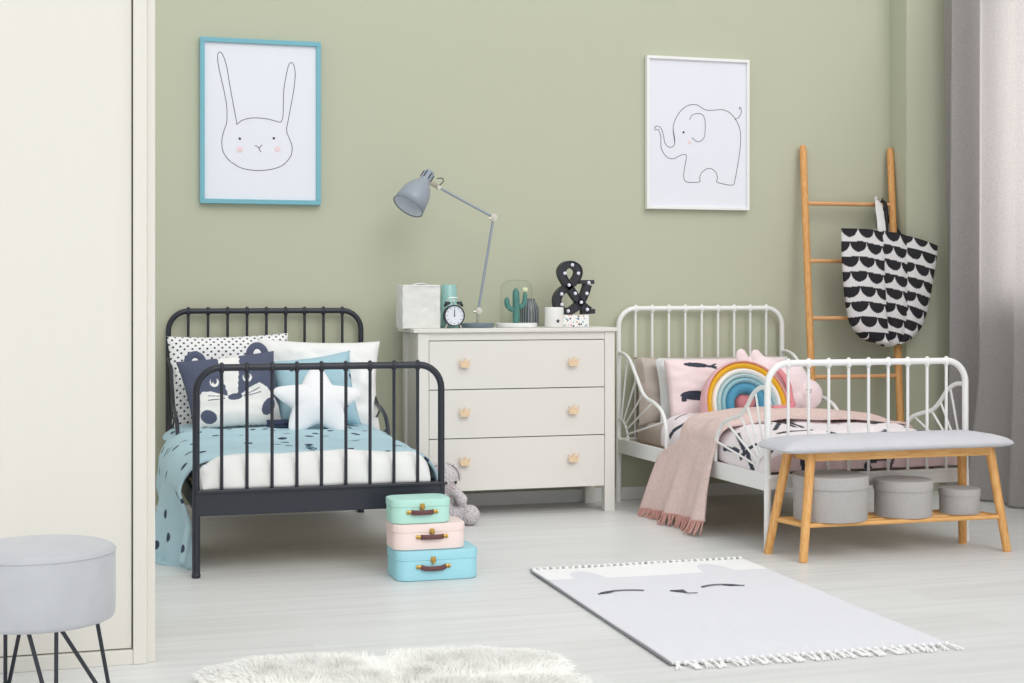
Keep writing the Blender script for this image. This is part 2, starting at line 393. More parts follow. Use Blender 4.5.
picture('rabbit_picture', 'framed line drawing of a rabbit face in a sky blue frame', 0.578, 1.109, 1.380, 2.108, 0.020, FRAMEB, (57, 487, 40, 643),
        [[(186, 354), (184, 335), (172, 270), (160, 200), (150, 140), (136, 100), (126, 92), (120, 100), (120, 130), (130, 180), (142, 235), (151, 290), (151, 345), (142, 375), (134, 410), (137, 450), (155, 480), (180, 500), (210, 514), (260, 520), (310, 514), (350, 498), (378, 465), (384, 430), (374, 400), (364, 370), (370, 330), (382, 265), (391, 210), (395, 160), (390, 128), (382, 119), (371, 130), (362, 170), (354, 220), (352, 290), (350, 325), (342, 341)],
         [(186, 354), (205, 338), (240, 328), (290, 329), (342, 341)], [(250, 429), (258, 431), (266, 438)], [(276, 425), (266, 438), (268, 446), (273, 451)]],
        [(197, 405, 0.0055), (318, 400, 0.0055)], [(197, 444, 0.014), (331, 439, 0.013)])
picture('elephant_picture', 'framed line drawing of an elephant in a thin white frame', 2.673, 3.210, 1.388, 2.121, 0.014, FRAMEW, (48, 462, 42, 662),
        [[(162, 395), (155, 335), (163, 300), (185, 262), (215, 238), (250, 234), (285, 253), (320, 253), (355, 250), (385, 262), (408, 288), (425, 325), (429, 370), (424, 430), (414, 490), (404, 545), (396, 558), (370, 557), (332, 547), (334, 530), (325, 504), (298, 492), (272, 508), (262, 530), (262, 547), (235, 551), (210, 550), (198, 535), (200, 500), (208, 450), (204, 438), (185, 442), (155, 457), (128, 448), (108, 415), (106, 370), (96, 340), (84, 343), (82, 333), (92, 326), (106, 334), (116, 360), (123, 395), (140, 410), (156, 405), (162, 385), (155, 335)],
         [(222, 296), (230, 278), (250, 270), (272, 273), (283, 295), (284, 335), (280, 365), (265, 382), (248, 383), (230, 368)],
         [(404, 288), (420, 280), (430, 262), (430, 242), (423, 238), (425, 247)]],
        [(197, 348, 0.0055)], [(220, 388, 0.010)])

# ============================================================ BED FRAMES
def bed(name, label, hl, hr, fl, fr, yh, yf, hh, fh, m, rail, guards):
    t = thing(name, label, 'bed', ((hl+hr)/2, (yh+yf)/2, 0))
    def board(part, xl, xr, y, H, rz0, rz1, rt, bars_label):
        bm = NB(); R = 0.085; pts = [(xl, y, 0.004), (xl, y, H-R)]
        for k in range(1, 8): a = k/8*PI/2; pts.append((xl+R-R*math.cos(a), y, H-R+R*math.sin(a)))
        pts += [(xl+R, y, H)]
        pts += [(xr-R, y, H)]
        for k in range(1, 8): a = k/8*PI/2; pts.append((xr-R+R*math.sin(a), y, H-R+R*math.cos(a)))
        pts += [(xr, y, H-R), (xr, y, 0.004)]
        tube(bm, pts, rt, 14)
        hb = obj(part, bm, m, parent=t)
        for x in (xl, xr):
            bm = NB(); lathe(bm, [(rt*1.15, 0), (rt*1.25, 0.006), (rt*1.25, 0.012), (rt*1.05, 0.016)], (x, y, 0), 16)
            tube(bm, [(x, y, 0.01), (x, y, rz1)], rt*1.12, 14)
            obj('leg', bm, m, parent=hb)
        for k in range(1, 10):
            x = xl+(xr-xl)*k/10; bm = NB()
            tube(bm, [(x, y, rz1-0.005), (x, y, H+0.004)], 0.0060, 10)
            ball(bm, (x, y, H-0.002), 0.0158, (0.72, 1.0, 1.35), 14)
            obj('bar', bm, m, parent=hb)
        bm = NB(); box(bm, xl, xr, y-0.012, y+0.004, rz0, rz1, 0.002); box(bm, xl, xr, y-0.02, y+0.012, rz1-0.005, rz1+0.006, 0.002)
        obj('rail', bm, m, parent=hb, smooth=False)
    board('headboard', hl, hr, yh, hh, 0.225, 0.295, 0.0120, '')
    board('footboard', fl, fr, yf, fh, rail[0], rail[1], 0.0125, '')
    for side, (a, b2) in enumerate(((hl, fl), (hr, fr))):
        bm = NB(); sg = -1 if side == 0 else 1
        # an angle-iron side rail following the slight taper of the frame
        poly = [(a-0.008, yh), (a+0.008, yh), (b2+0.008, yf), (b2-0.008, yf)]
        prism(bm, poly, 0.232, 0.297)
        obj('side_rail', bm, m, parent=t, smooth=False)
    bm = NB()
    for k in range(12):
        y = yh+(yf-yh)*(k+0.5)/12; k2 = (k+1)/12; box(bm, hl+(fl-hl)*k2+0.012, hr+(fr-hr)*(k/12)-0.012, y-0.03, y+0.03, 0.262, 0.275)
    obj('slats', bm, GOLDW, parent=t, smooth=False)
    # butterfly-shaped side guards
    H_ = [(-0.045, 0.702), (-0.10, 0.700), (-0.17, 0.675), (-0.25, 0.600), (-0.315, 0.535), (-0.37, 0.508), (-0.45, 0.493), (-0.53, 0.460), (-0.572, 0.395), (-0.576, 0.298)]
    F_ = [(0.0, 0.626), (0.06, 0.622), (0.115, 0.595), (0.165, 0.545), (0.215, 0.508), (0.29, 0.487), (0.36, 0.465), (0.41, 0.420), (0.437, 0.36), (0.44, 0.298)]
    for x_h, x_f, which in guards:
        gp = None
        if which == 'head':
            xo = lambda y: x_h+(x_f-x_h)*(yh-y)/(yh-yf)
            P = [Vector((xo(y), y, z)) for y, z in H_]; hub = (yh-0.012, 0.297); rh = 0.10; ang0, ang1 = 180-5, 90
            ysg = -1
        else:
            xo = lambda y: x_h+(x_f-x_h)*(yh-y)/(yh-yf)
            P = [Vector((xo(yf+d), yf+d, z)) for d, z in F_]; hub = (yf+0.012, 0.297); rh = 0.075; ysg = 1
        bm = NB(); S = spline(P, 6); tube(bm, S, 0.0085, 10); gp = obj('side_guard', bm, m, parent=t)
        bm = NB(); arc = []
        for k in range(9):
            a = k/8*PI/2; y = hub[0]+ysg*rh*math.sin(a); z = hub[1]+rh*math.cos(a)*0.95; arc.append((xo(y), y, z))
        tube(bm, arc, 0.005, 8); obj('hub_arc', bm, m, parent=gp)
        for k, f in enumerate((0.20, 0.34, 0.48, 0.66, 0.86)):
            q = S[int(f*(len(S)-1))]; a = (k+0.8)/6*PI/2
            y = hub[0]+ysg*rh*math.sin(a); z = hub[1]+rh*math.cos(a)*0.95
            bm = NB(); tube(bm, [(xo(y), y, z), q], 0.0045, 8); obj('spoke', bm, m, parent=gp)
    return t
BL = (0.442, 1.288, 0.446, 1.322, -0.04, -1.396)
bed('black_bed', 'black metal child bed with blue spotted bedding', *BL, 0.908, 0.729, BLACK, (0.214, 0.298),
    [(0.442, 0.446, 'head'), (1.288, 1.322, 'head')])
WB = (2.525, 3.379, 2.583, 3.450, -0.04, -1.490)
bed('white_bed', 'white metal child bed with pink bedding and fan shaped side guards', *WB, 0.912, 0.719, WHITEM, (0.238, 0.286),
    [(2.525, 2.583, 'head'), (3.379, 3.450, 'head'), (2.525, 2.583, 'foot'), (3.379, 3.450, 'foot')])

# ============================================================ BEDDING, BLACK BED
def rbox(x0, x1, y0, y1, z0, z1, bev, seg=4, wr=0.004, sub=24):
    bm = NB(); box(bm, x0, x1, y0, y1, z0, z1, bev, seg); return bm
obj('mattress', rbox(0.462, 1.285, -1.37, -0.06, 0.276, 0.385, 0.03), MBLUE, label='white mattress lying under the quilt on the black bed', cat='mattress')
def drape(cx, flat, R, y0, y1, top, TL, TR, nu, nv, flareL=0.1, flareR=0.1, seed=0, fold=0.02, foldk=22, frontdrop=0.0, crumple=0.010, zmin=0.006, endround=0.0, taper=0.0):
    q = R*PI/2
    def f(u, v):
        y = y0+(y1-y0)*v
        tl = TL(v); tr_ = TR(v); t = -tl+(tl+tr_)*u; a = abs(t); sg = -1 if t < 0 else 1
        zt = top(v, max(-1, min(1, t/(flat+R))))
        if a < flat: x = t; z = zt; d = 0
        elif a < flat+q:
            an = (a-flat)/R; x = sg*(flat+R*math.sin(an)); z = zt-R*(1-math.cos(an)); d = 0
        else:
            d = a-flat-q; fl = flareL if t < 0 else flareR
            x = sg*(flat+R+d*fl); z = zt-R-d
        x += sg*fold*min(1, d*4)*math.sin(foldk*y+seed+2*d)*1.0 + sg*fold*0.6*min(1, d*4)*math.sin(foldk*2.1*y+seed*2)
        if sg < 0 and taper: x += taper*sstep(0.72, 1.0, v)*min(1, d*6+0.3)
        if z < zmin:
            x += sg*(zmin-z)*0.7; z = zmin+0.004*abs(math.sin(30*y))
        z += crumple*noise.noise(Vector((x*5+seed, y*5, 0)))*1.6*(1 if d == 0 else 0.2)+crumple*0.6*noise.noise(Vector((x*12+seed, y*12, 4)))*(1 if d == 0 else 0)
        ev = (1-v)
        if endround: z -= endround*max(0, 1-min(ev, v+0.15)/0.05)**2
        return Vector((cx+x, y, max(z, zmin)))
    return f
BLUED = dotmat('blue_spotted_duvet_cloth', (178, 207, 217), (48, 62, 88), 0.125, 0.0155, 0.7, 0.4)
f = drape(0.850, 0.375, 0.110, -0.30, -1.318, lambda v, s_: 0.418+0.024*(1-s_*s_)-0.012*v,
          lambda v: 0.45+0.09*sstep(0.15, 0.3, v)+0.335*sstep(0.28, 0.62, v)-0.09*sstep(0.86, 1, v)+0.012*math.sin(v*21), lambda v: 0.45+0.07*sstep(0.15, 0.3, v)+0.26*sstep(0.35, 0.7, v)-0.16*sstep(0.88, 1, v), 150, 110,
          flareL=0.05, flareR=0.22, seed=1.2, fold=0.030, foldk=19, endround=0.012, taper=0.085)
bm = sheet(f, 150, 110, uvfn=lambda u, v: (u*1.5, v*1.02))
o = obj('duvet', bm, BLUED, label='light blue duvet with navy spots draped over the black bed', cat='duvet'); solid(o, 0.010, 1)
# white quilt filling beneath, showing at the foot end
f2 = drape(0.876, 0.335, 0.075, -0.32, -1.372, lambda v, s_: 0.397+0.018*(1-s_*s_)-0.03*sstep(0.965, 1, v)**2, lambda v: 0.43, lambda v: 0.43, 60, 60, 0.0, 0.0, seed=5, fold=0, crumple=0.008)
def f2b(u, v):
    if v <= 0.9: return f2(u, v/0.9)
    p = f2(u, 1.0); k = (v-0.9)/0.1; a = k*PI/2
    return Vector((p.x, p.y-0.012*math.sin(a)+0.004*math.sin(p.x*40)*k, max(0.304, p.z-(p.z-0.304)*k)))
o = obj('quilt', sheet(f2b, 80, 80), WCOT, label='thick white quilt under the blue duvet, bulging at the foot', cat='quilt')
solid(o, 0.006, -1)
# pillows
PDOT = dotmat('dotted_pillow_cotton', (240, 240, 240), (40, 44, 58), 0.0225, 0.0048, 0.12, PI/4, bump=0.3)
obj('dotted_pillow', cushion(0.52, 0.42, 0.12, place(0.700, -0.245, 0.405, 0.30, 0.02, -0.02), n=36, seed=1, pinch=0.05, wr=0.010), PDOT,
    label='white pillow with small black dots leaning on the black headboard', cat='pillow')
obj('white_pillow', cushion(0.53, 0.40, 0.14, place(1.048, -0.335, 0.400, 0.28, -0.06, 0.035), n=36, seed=2, pinch=0.07, wr=0.014), WCOT,
    label='plain white pillow on the right side of the black bed', cat='pillow')
# badger cushion, painted in the cushion's own frame
SL = (84, 90, 112); WH = (238, 236, 232)
def badger(u, v, side):
    if side > 0: return SL
    # cushion frame -> drawing units
    TL_, TR_, BR_, BL_ = (70, 205), (668, 150), (690, 610), (160, 610)
    x = (BL_[0]*(1-u)+BR_[0]*u)*(1-v)+(TL_[0]*(1-u)+TR_[0]*u)*v
    y = (BL_[1]*(1-u)+BR_[1]*u)*(1-v)+(TL_[1]*(1-u)+TR_[1]*u)*v
    def arc(lst):
        for (x0, y0), (x1, y1) in zip(lst, lst[1:]):
            if x0 <= x <= x1: return y0+(y1-y0)*(x-x0)/(x1-x0)
        return None
    if ell(x, y, 405, 440, 44, 20, -0.1): return SL
    for q in ((240, 430, 340, 437), (240, 457, 340, 450), (458, 434, 560, 390), (462, 440, 565, 416)):
        if seg_d(x, y, *q) < 2.6: return SL
    if ell(x, y, 243, 552, 52, 36, 0.45): return SL
    if ell(x, y, 607, 505, 36, 60, 0.62): return SL
    for ex, ey in ((283, 350), (484, 328)):
        d = math.hypot(x-ex, y-ey); d2 = math.hypot(x-ex+3, y-ey+8)
        if d < 28 and d2 > 20 and y > ey-20: return WH
        if math.hypot(x-ex+8, y-ey-6) < 5: return WH
    # white stripe between the dark patches
    if y < 430:
        L = 318+0.16*(y-240)+6*abs(((y/34) % 1)-0.5)*2; Rr = 440-0.10*(y-200)+6*abs(((y/34) % 1)-0.5)*2
        L = max(L, 300)
        if y > 330: L += (y-330)*0.12; Rr -= 0
        if L < x < Rr: return WH
    lower = arc([(150, 470), (205, 405), (260, 405), (350, 432), (405, 440), (450, 420), (500, 385), (560, 360), (610, 390), (650, 450), (700, 520)])
    if lower and y > lower:
        if x < 200 and y < 600: return SL if x < 190 else WH
        return WH
    return SL
BADG = mat('badger_print_cotton', None, 0.9, attr=True, bump=0.2, bscale=14)
Mb = place(0.686, -0.485, 0.432, 0.30, 0.03, -0.03)
bt = thing('badger_cushion', 'square cushion printed with a slate and white badger face', 'cushion', (0.66, -0.485, 0.435))
obj('cushion_body', cushion(0.40, 0.285, 0.11, Mb, n=150, pinch=0.05, colfn=badger, seed=3, wr=0.004,
    corners=[(-0.228, 0.150), (0.178, 0.180), (0.19, -0.14), (-0.175, -0.14)]), BADG, parent=bt)
for ex, ez, r in ((-0.150, 0.282, 0.048), (0.108, 0.310, 0.048)):
    bm = NB(); 
    prof = []
    pts = [(ex+r*math.cos(a)*0.95, 0.004, ez+r*math.sin(a)) for a in [k/14*PI for k in range(15)]]
    pts = [(ex+r*0.7*1.0*math.cos(a), 0, ez-0.008+r*0.95*math.sin(a)) for a in [(-0.12+1.24*k/16)*PI for k in range(17)]]
    tube(bm, [Mb @ Vector(p) for p in pts], 0.006, 10, rx=0.016, up=Mb.to_3x3() @ Vector((0, 1, 0)))
    e = obj('ear', bm, NAVY if False else mat('badger_ear_cloth', SL, 0.9), parent=bt)
    bm = NB(); ball(bm, Mb @ Vector((ex, 0.003, ez+0.006)), 0.027, (0.9, 0.25, 1.0), M4=Mb.to_3x3().to_4x4())
    obj('ear_lining', bm, WCOT2, parent=e)
# blue spotted cushion behind the star
BLUEC = dotmat('blue_spotted_cushion_cloth', (166, 200, 211), (48, 62, 88), 0.12, 0.0105, 0.5, 0.2)
obj('spotted_cushion', cushion(0.35, 0.31, 0.12, place(1.025, -0.455, 0.425, 0.35, -0.05, -0.045), n=36, seed=9, pinch=0.08, wr=0.006,
    corners=[(-0.185, 0.145), (0.165, 0.175), (0.185, -0.155), (-0.165, -0.155)]), BLUEC,
    label='light blue cushion with navy spots behind the white star', cat='cushion')
obj('navy_cloth', cushion(0.16, 0.045, 0.06, place(0.880, -0.545, 0.425, 0.05), n=14, seed=12, pinch=0.02), NAVY,
    label='small navy cloth between the badger cushion and the star', cat='cloth')
# star cushion
def star():
    bm = NB(); n = 160; c0 = Vector((0, 0, 0)); rings = 18; uv = None
    Ms = place(0.998, -0.612, 0.543, 0.42, 0.02, 0.04) @ Matrix.Diagonal((1.03, 1, 0.86, 1))
    def rad(a):
        ph = (a % (2*PI/5))/(2*PI/5); d = abs(ph-0.5)*2          # 1 at tips
        return 0.108+0.088*d**1.5-0.014*max(0, d-0.85)/0.15
    V = {}
    for side in (-1, 1):
        for i in range(rings+1):
            k = i/rings
            for j in range(n):
                a = j/n*2*PI; r = rad(a)*k
                rr0 = rad(a); th_ = 0.060*(max(0, 1-k**2.4))**0.55*math.exp(-(k*rr0/0.22)**2)*(1-0.30*sstep(0, 1, k)*(rr0-0.108)/0.088)
                y = side*th_
                V[side, i, j] = bm.verts.new(Ms @ Vector((r*math.sin(a), y, r*math.cos(a))))
        for i in range(rings):
            for j in range(n):
                q = [V[side, i, j], V[side, i+1, j], V[side, i+1, (j+1) % n], V[side, i, (j+1) % n]]
                if side > 0: q = q[::-1]
                bm.faces.new(q)
    bmesh.ops.remove_doubles(bm, verts=bm.verts, dist=0.0005)
    bmesh.ops.recalc_face_normals(bm, faces=bm.faces)
    return bm
obj('star_cushion', star(), WCOT2, label='white star shaped cushion on the black bed', cat='cushion')

# ============================================================ BEDDING, WHITE BED
obj('mattress', rbox(2.602, 3.372, -1.42, -0.06, 0.276, 0.385, 0.03), BEIGE, label='beige mattress on the white bed, seen through the fan guard', cat='mattress')
PKW = (243, 234, 235); DK = (58, 62, 76)
marks = []
rr = random.Random(3)
for k in range(46):
    cx_, cy_ = rr.uniform(0, 1.25), rr.uniform(0.0, 1.0); an = rr.uniform(0, PI); L = rr.uniform(0.03, 0.07); wd = rr.choice((0.006, 0.011, 0.015))
    marks.append((cx_-L*math.cos(an), cy_-L*math.sin(an), cx_+L*math.cos(an), cy_+L*math.sin(an), wd))
def duv_col(u, v):
    x, y = u*1.2, v*0.98
    for a, b2, c_, d, wd in marks:
        if abs(x-a) < 0.2 and abs(y-b2) < 0.2 and seg_d(x, y, a, b2, c_, d) < wd: return DK
    return (243, 234, 236) if v < 0.93 else (232, 208, 208)
DUVW = mat('pink_printed_duvet_cotton', None, 0.9, attr=True, bump=0.4, bscale=8)
f = drape(3.015, 0.345, 0.080, -0.42, -1.455, lambda v, s_: 0.425+0.028*(1-s_*s_)-0.012*v-0.03*sstep(0.95, 1, v), lambda v: 0.515+0.012*math.sin(v*9), lambda v: 0.51, 150, 120, 0.0, 0.0, seed=8, fold=0.006, crumple=0.012)
def fw(u, v):
    if v <= 0.9: return f(u, v/0.9)
    p = f(u, 1.0); k = (v-0.9)/0.1
    return Vector((p.x, p.y-0.010*math.sin(k*PI/2)+0.003*math.sin(p.x*45)*k, p.z-(p.z-0.30)*k))
o = obj('duvet', sheet(fw, 220, 200, colfn=duv_col), DUVW, label='pale pink duvet with dark sketch prints on the white bed', cat='duvet'); solid(o, 0.006, -1)
# throw
THROW = mat('dusty_pink_knit', (229, 204, 197), 0.95, bump=0.5, bscale=160, var=0.06, vscale=60)
def thr(u, v):
    # u: from the hanging hem (0) over the bed to the right side (1);  v: across the width, head to foot
    s_ = u*1.42                                   # metres along the throw
    hang = 0.385; R = 0.075; q = R*PI/2
    top = 0.440+0.036*math.sin(PI*min(1, max(0, (s_-hang)/0.9)))
    if s_ < hang-0.001:
        d = hang-s_; k = d/hang
        x = 2.555-0.050*k**0.7-0.028*k; z = top-R-d*0.875+0.035*v*k
        ya = -0.71+0.15*sstep(0, 0.30, k)+0.085*k; yb = -1.07-0.05*k
        fold = 0.016*k*math.sin(v*15+0.7)+0.010*k*math.sin(v*27+k*2)
        x -= fold
    elif s_ < hang+q:
        an = (s_-hang)/R; x = 2.555+R*(1-math.cos(an)); z = top-R+R*math.sin(an); k = 0
        ya = -0.71; yb = -1.07
    else:
        d = s_-hang-q; x = 2.63+d; z = top; ya = -0.71+0.09*min(1, d*3); yb = -1.07+0.03*math.sin(d*6)
        over = x-3.40
        if over > 0:
            an = min(PI/2, over/0.07); x = 3.40+0.07*math.sin(an); z = top-0.07*(1-math.cos(an))-max(0, over-0.11)
    y = ya+(yb-ya)*v
    z += 0.008*math.sin(v*9+s_*3)*(1 if s_ > hang else 0.0)+0.006*noise.noise(Vector((s_*6, v*5, 1)))
    if s_ > hang+0.1: z += 0.010*math.sin(v*PI)
    return Vector((x, y, z))
tt = thing('throw_blanket', 'dusty pink fringed throw hanging down the side of the white bed', 'blanket', (2.9, -0.85, 0.02))
o = obj('cloth', sheet(thr, 120, 60), THROW, parent=tt); solid(o, 0.010, 1)
bm = NB(); rr = random.Random(5)
for k in range(72):
    v = (k+0.5)/72; p = thr(0.004, v); a = rr.uniform(-0.014, 0.014); b2 = rr.uniform(-0.018, 0.012); L = rr.uniform(0.050, 0.062)
    pts = [p, p+Vector((b2*0.4-0.006, a*0.4, -L*0.5)), Vector((p.x+b2-0.016, p.y+a, max(0.004, p.z-L)))]
    tube(bm, spline(pts, 3), 0.0045, 6, rfn=lambda q: 1-0.35*q)
obj('fringe', bm, mat('dusty_rose_yarn', (214, 164, 154), 0.95, bump=0.5, bscale=300), parent=tt, kind='stuff')
# pillows on the white bed
obj('beige_pillow', cushion(0.74, 0.325, 0.15, place(2.945, -0.175, 0.365, 0.20, 0, 0), n=32, seed=21, pinch=0.03, wr=0.008, power=0.35), BEIGE,
    label='beige pillow against the white headboard, behind the other pillows', cat='pillow')
obj('grey_pillow', cushion(0.68, 0.315, 0.10, place(2.975, -0.285, 0.375, 0.20, 0, 0), n=32, seed=22, pinch=0.04, wr=0.012, power=0.35), PALEGREY,
    label='pale grey white pillow between the beige and the pink pillows', cat='pillow')
def prt(u, v, side):
    x, y = u*0.60, v*0.36
    if side > 0: return (240, 222, 222)
    def S(*q, w_): return seg_d(x, y, *q) < w_
    # running animal, seen partly
    if ell(x, y, 0.135, 0.315, 0.060, 0.016, -0.12) or S(0.17, 0.310, 0.225, 0.300, w_=0.007) or S(0.20, 0.305, 0.23, 0.318, w_=0.004) or S(0.205, 0.30, 0.235, 0.283, w_=0.004): return DK
    if ell(x, y, 0.115, 0.135, 0.075, 0.027, -0.10) or ell(x, y, 0.175, 0.185, 0.018, 0.010, 0.2) or S(0.16, 0.12, 0.185, 0.105, w_=0.009) or S(0.06, 0.145, 0.055, 0.115, w_=0.012): return DK
    if ell(x, y, 0.38, 0.10, 0.05, 0.018, 0.3) or ell(x, y, 0.45, 0.29, 0.045, 0.016, -0.3): return DK
    return (243, 221, 222)
PRT = mat('pink_printed_pillow_cotton', None, 0.9, attr=True, bump=0.3, bscale=12)
obj('printed_pillow', cushion(0.61, 0.292, 0.12, place(2.948, -0.39, 0.40, 0.28, 0, 0), n=130, seed=23, pinch=0.03, wr=0.008, colfn=prt, power=0.4), PRT,
    label='pink pillow with dark animal prints left of the rainbow cushion', cat='pillow')
# rainbow cushion
rt_ = thing('rainbow_cushion', 'arch shaped rainbow cushion with yellow, white and blue bands', 'cushion', (2.985, -0.60, 0.455))
Mr = place(2.918, -0.60, 0.452, 0.30, 0.02, 0.0)
bands = [(0.222, 0.210, (236, 186, 190)), (0.210, 0.184, (232, 180, 44)), (0.184, 0.158, (242, 240, 236)), (0.158, 0.136, (182, 206, 208)), (0.136, 0.112, (152, 194, 204)), (0.112, 0.064, (78, 146, 176))]
for ro, ri, col in bands:
    rm = (ro+ri)/2; hw = (ro-ri)/2; pts = [(-rm*0.93, 0, 0.0)]
    pts += [(-rm*0.93*math.cos(a), 0, 0.03+rm*0.93*math.sin(a)) for a in [k/24*PI for k in range(25)]] + [(rm*0.93, 0, 0.0)]
    bm = NB(); dp = 0.036 if ri > 0.06 else 0.046
    tube(bm, [Mr @ Vector(p) for p in pts], dp, 14, rx=hw*1.06, up=Mr.to_3x3() @ Vector((0, 1, 0)))
    obj('band', bm, mat('rainbow_band_cloth', col, 0.9, bump=0.2, bscale=40), parent=rt_)
# pink plush rabbit beside the rainbow
PLUSH = mat('pink_plush_fur', (255, 236, 238), 0.98, bump=0.6, bscale=180, sheen=0.3)
CORAL = mat('coral_plush', (226, 146, 152), 0.95, bump=0.4, bscale=120)
pt = thing('plush_rabbit', 'fluffy pink plush toy with pointed ears right of the rainbow', 'soft toy', (3.20, -0.58, 0.46))
bm = NB(); ball(bm, (3.175, -0.47, 0.560), 0.115, (1.1, 0.70, 1.0), 24); ball(bm, (3.265, -0.50, 0.520), 0.075, (1.1, 0.8, 1.0), 20); ball(bm, (3.09, -0.455, 0.61), 0.085, (0.9, 0.65, 1.0), 20)
ball(bm, (3.20, -0.47, 0.505), 0.11, (1.2, 0.8, 0.55), 20)
for x, z, rl in ((2.980, 0.665, -0.22), (3.062, 0.665, -0.45)):
    lathe(bm, [(0.006, 0.070), (0.022, 0.058), (0.034, 0.02), (0.042, -0.02), (0.044, -0.07)][::-1], (x, -0.44, z), 14, Matrix.Rotation(rl, 4, 'Y'), sy=0.6)
o = obj('body', bm, PLUSH, parent=pt); remesh(o, 0.007, 5)
bm = NB(); tube(bm, spline([Vector(p) for p in ((3.095, -0.540, 0.650), (3.130, -0.575, 0.59), (3.138, -0.595, 0.52), (3.130, -0.62, 0.475), (3.02, -0.655, 0.470))], 6), 0.014, 10, rx=0.018)
obj('scarf', bm, CORAL, parent=pt, label='coral pink band around the toy')
bm = NB(); prism(bm, [(0.02*(1 if k % 2 == 0 else 0.55)*math.cos(k*PI/5+PI/2), 0.016*(1 if k % 2 == 0 else 0.55)*math.sin(k*PI/5+PI/2)) for k in range(10)], 0, 0.004, Matrix.Translation((3.232, -0.592, 0.545)) @ Matrix.Rotation(PI/2-0.2, 4, 'X') @ Matrix.Rotation(0.3, 4, 'Y'))
obj('star_eye', bm, CANV, parent=pt, smooth=False, label='grey star shaped patch')
bm = NB(); ball(bm, (2.912, -0.555, 0.497), 0.036, (1, 0.9, 1.25)); ball(bm, (2.957, -0.565, 0.505), 0.03, (0.8, 0.9, 1.6)); ball(bm, (2.937, -0.55, 0.475), 0.042, (1.2, 0.9, 0.7))
o = obj('small_soft_toy', bm, mat('rose_plush', (214, 138, 142), 0.95, bump=0.3, bscale=100), label='small rose pink plush peeking through the rainbow arch', cat='soft toy'); remesh(o, 0.005, 4)

# ============================================================ DRESSER
dt = thing('dresser', 'off-white chest of three drawers with crown shaped knobs', 'dresser', (1.945, -0.18, 0))
DX0, DX1, DY, DT = 1.484, 2.396, -0.333, 0.831
obj('top', box(NB(), 1.462, 2.404, DY-0.012, -0.016, DT-0.018, DT, 0.003), DRES, parent=dt, smooth=False)
for x0, x1 in ((DX0, DX0+0.048), (DX1-0.048, DX1)):
    for y0, y1 in ((DY, DY+0.045), (-0.07, -0.018)):
        obj('leg', box(NB(), x0, x1, y0, y1, 0, DT-0.018, 0.0025), DRES, parent=dt, smooth=False)
for x0, x1 in ((DX0+0.012, DX0+0.027), (DX1-0.027, DX1-0.012)):
    obj('side_panel', box(NB(), x0, x1, DY+0.045, -0.07, 0.11, DT-0.018), DRES, parent=dt, smooth=False)
obj('top_rail', box(NB(), DX0+0.04, DX1-0.048, DY+0.004, DY+0.03, 0.779, DT-0.018, 0.001), DRES, parent=dt, smooth=False)
obj('back_panel', box(NB(), DX0+0.027, DX1-0.027, -0.035, -0.02, 0.11, DT-0.02), DRES, parent=dt, smooth=False)
obj('gap_shade_panel', box(NB(), DX0+0.03, DX1-0.03, DY+0.035, -0.04, 0.122, 0.80), GAPSHADE, parent=dt, smooth=False)  # dark filling, painted as the shade between the drawer fronts
crown = [(-0.019, -0.018), (0.019, -0.018), (0.025, 0.018), (0.0125, 0.001), (0.002, 0.023), (-0.0105, 0.001), (-0.025, 0.018)]
for z0, z1 in ((0.5645, 0.7755), (0.3495, 0.5605), (0.117, 0.3455)):
    d = obj('drawer', box(NB(), DX0+0.050, DX1-0.050, DY+0.002, DY+0.022, z0, z1, 0.0015), DRES, parent=dt, smooth=False)
    box_bm = NB()
    for xk in (1.690, 2.193):
        zk = z1-0.097
        bm = NB(); prism(bm, crown, 0.014, 0.022, Matrix.Translation((xk, DY, zk)) @ Matrix.Rotation(PI/2, 4, 'X'))
        tube(bm, [(xk, DY+0.002, zk-0.006), (xk, DY-0.015, zk-0.006)], 0.008, 12)
        obj('crown_knob', bm, GOLDW, parent=d, smooth=False)

# ============================================================ THINGS ON THE DRESSER
TZ = DT+0.001
# crumpled white bag
s = mat('washed_white_paper', (226, 226, 222), 0.9, bump=0.7, bscale=22, var=0.03, vscale=20)
bag = thing('paper_bag', 'square white crumpled paper bag at the left end of the dresser', 'bag', (1.51, -0.20, TZ))
bm = NB(); n_ = 20
t = bmesh.new(); bmesh.ops.create_cube(t, size=1); bmesh.ops.subdivide_edges(t, edges=t.edges[:], cuts=14, use_grid_fill=True)
for v in t.verts:
    x, y, z = v.co; k = 1+0.035*noise.noise(Vector((x*3, y*3, z*3+2)))
    v.co = Vector((1.512+x*0.168*k, -0.215+y*0.13*k, TZ+(z+0.5)*0.186))
    dsp = noise.noise(v.co*28)*0.0045; v.co += Vector((dsp, dsp, 0)) if z > -0.45 else Vector((0, 0, 0))
merge(bm, t); obj('bag_body', bm, s, parent=bag)
bm = NB(); box(bm, 1.430, 1.594, -0.283, -0.15, TZ+0.181, TZ+0.191, 0.004); tube(bm, spline([Vector(p) for p in ((1.480, -0.235, TZ+0.189), (1.500, -0.235, TZ+0.195), (1.530, -0.235, TZ+0.195), (1.550, -0.235, TZ+0.189))], 5), 0.004, 8, rx=0.02)
obj('folded_top', bm, s, parent=bag)
# mint tumbler upside down
MINT = mat('mint_plastic', (150, 194, 188), 0.25)
bm = NB(); lathe(bm, [(0.047, 0), (0.0475, 0.008), (0.046, 0.010), (0.035, 0.185), (0.030, 0.192), (0.012, 0.194)], (1.660, -0.18, TZ), 32)
obj('mint_tumbler', bm, MINT, label='mint green tumbler standing behind the alarm clock', cat='tumbler')
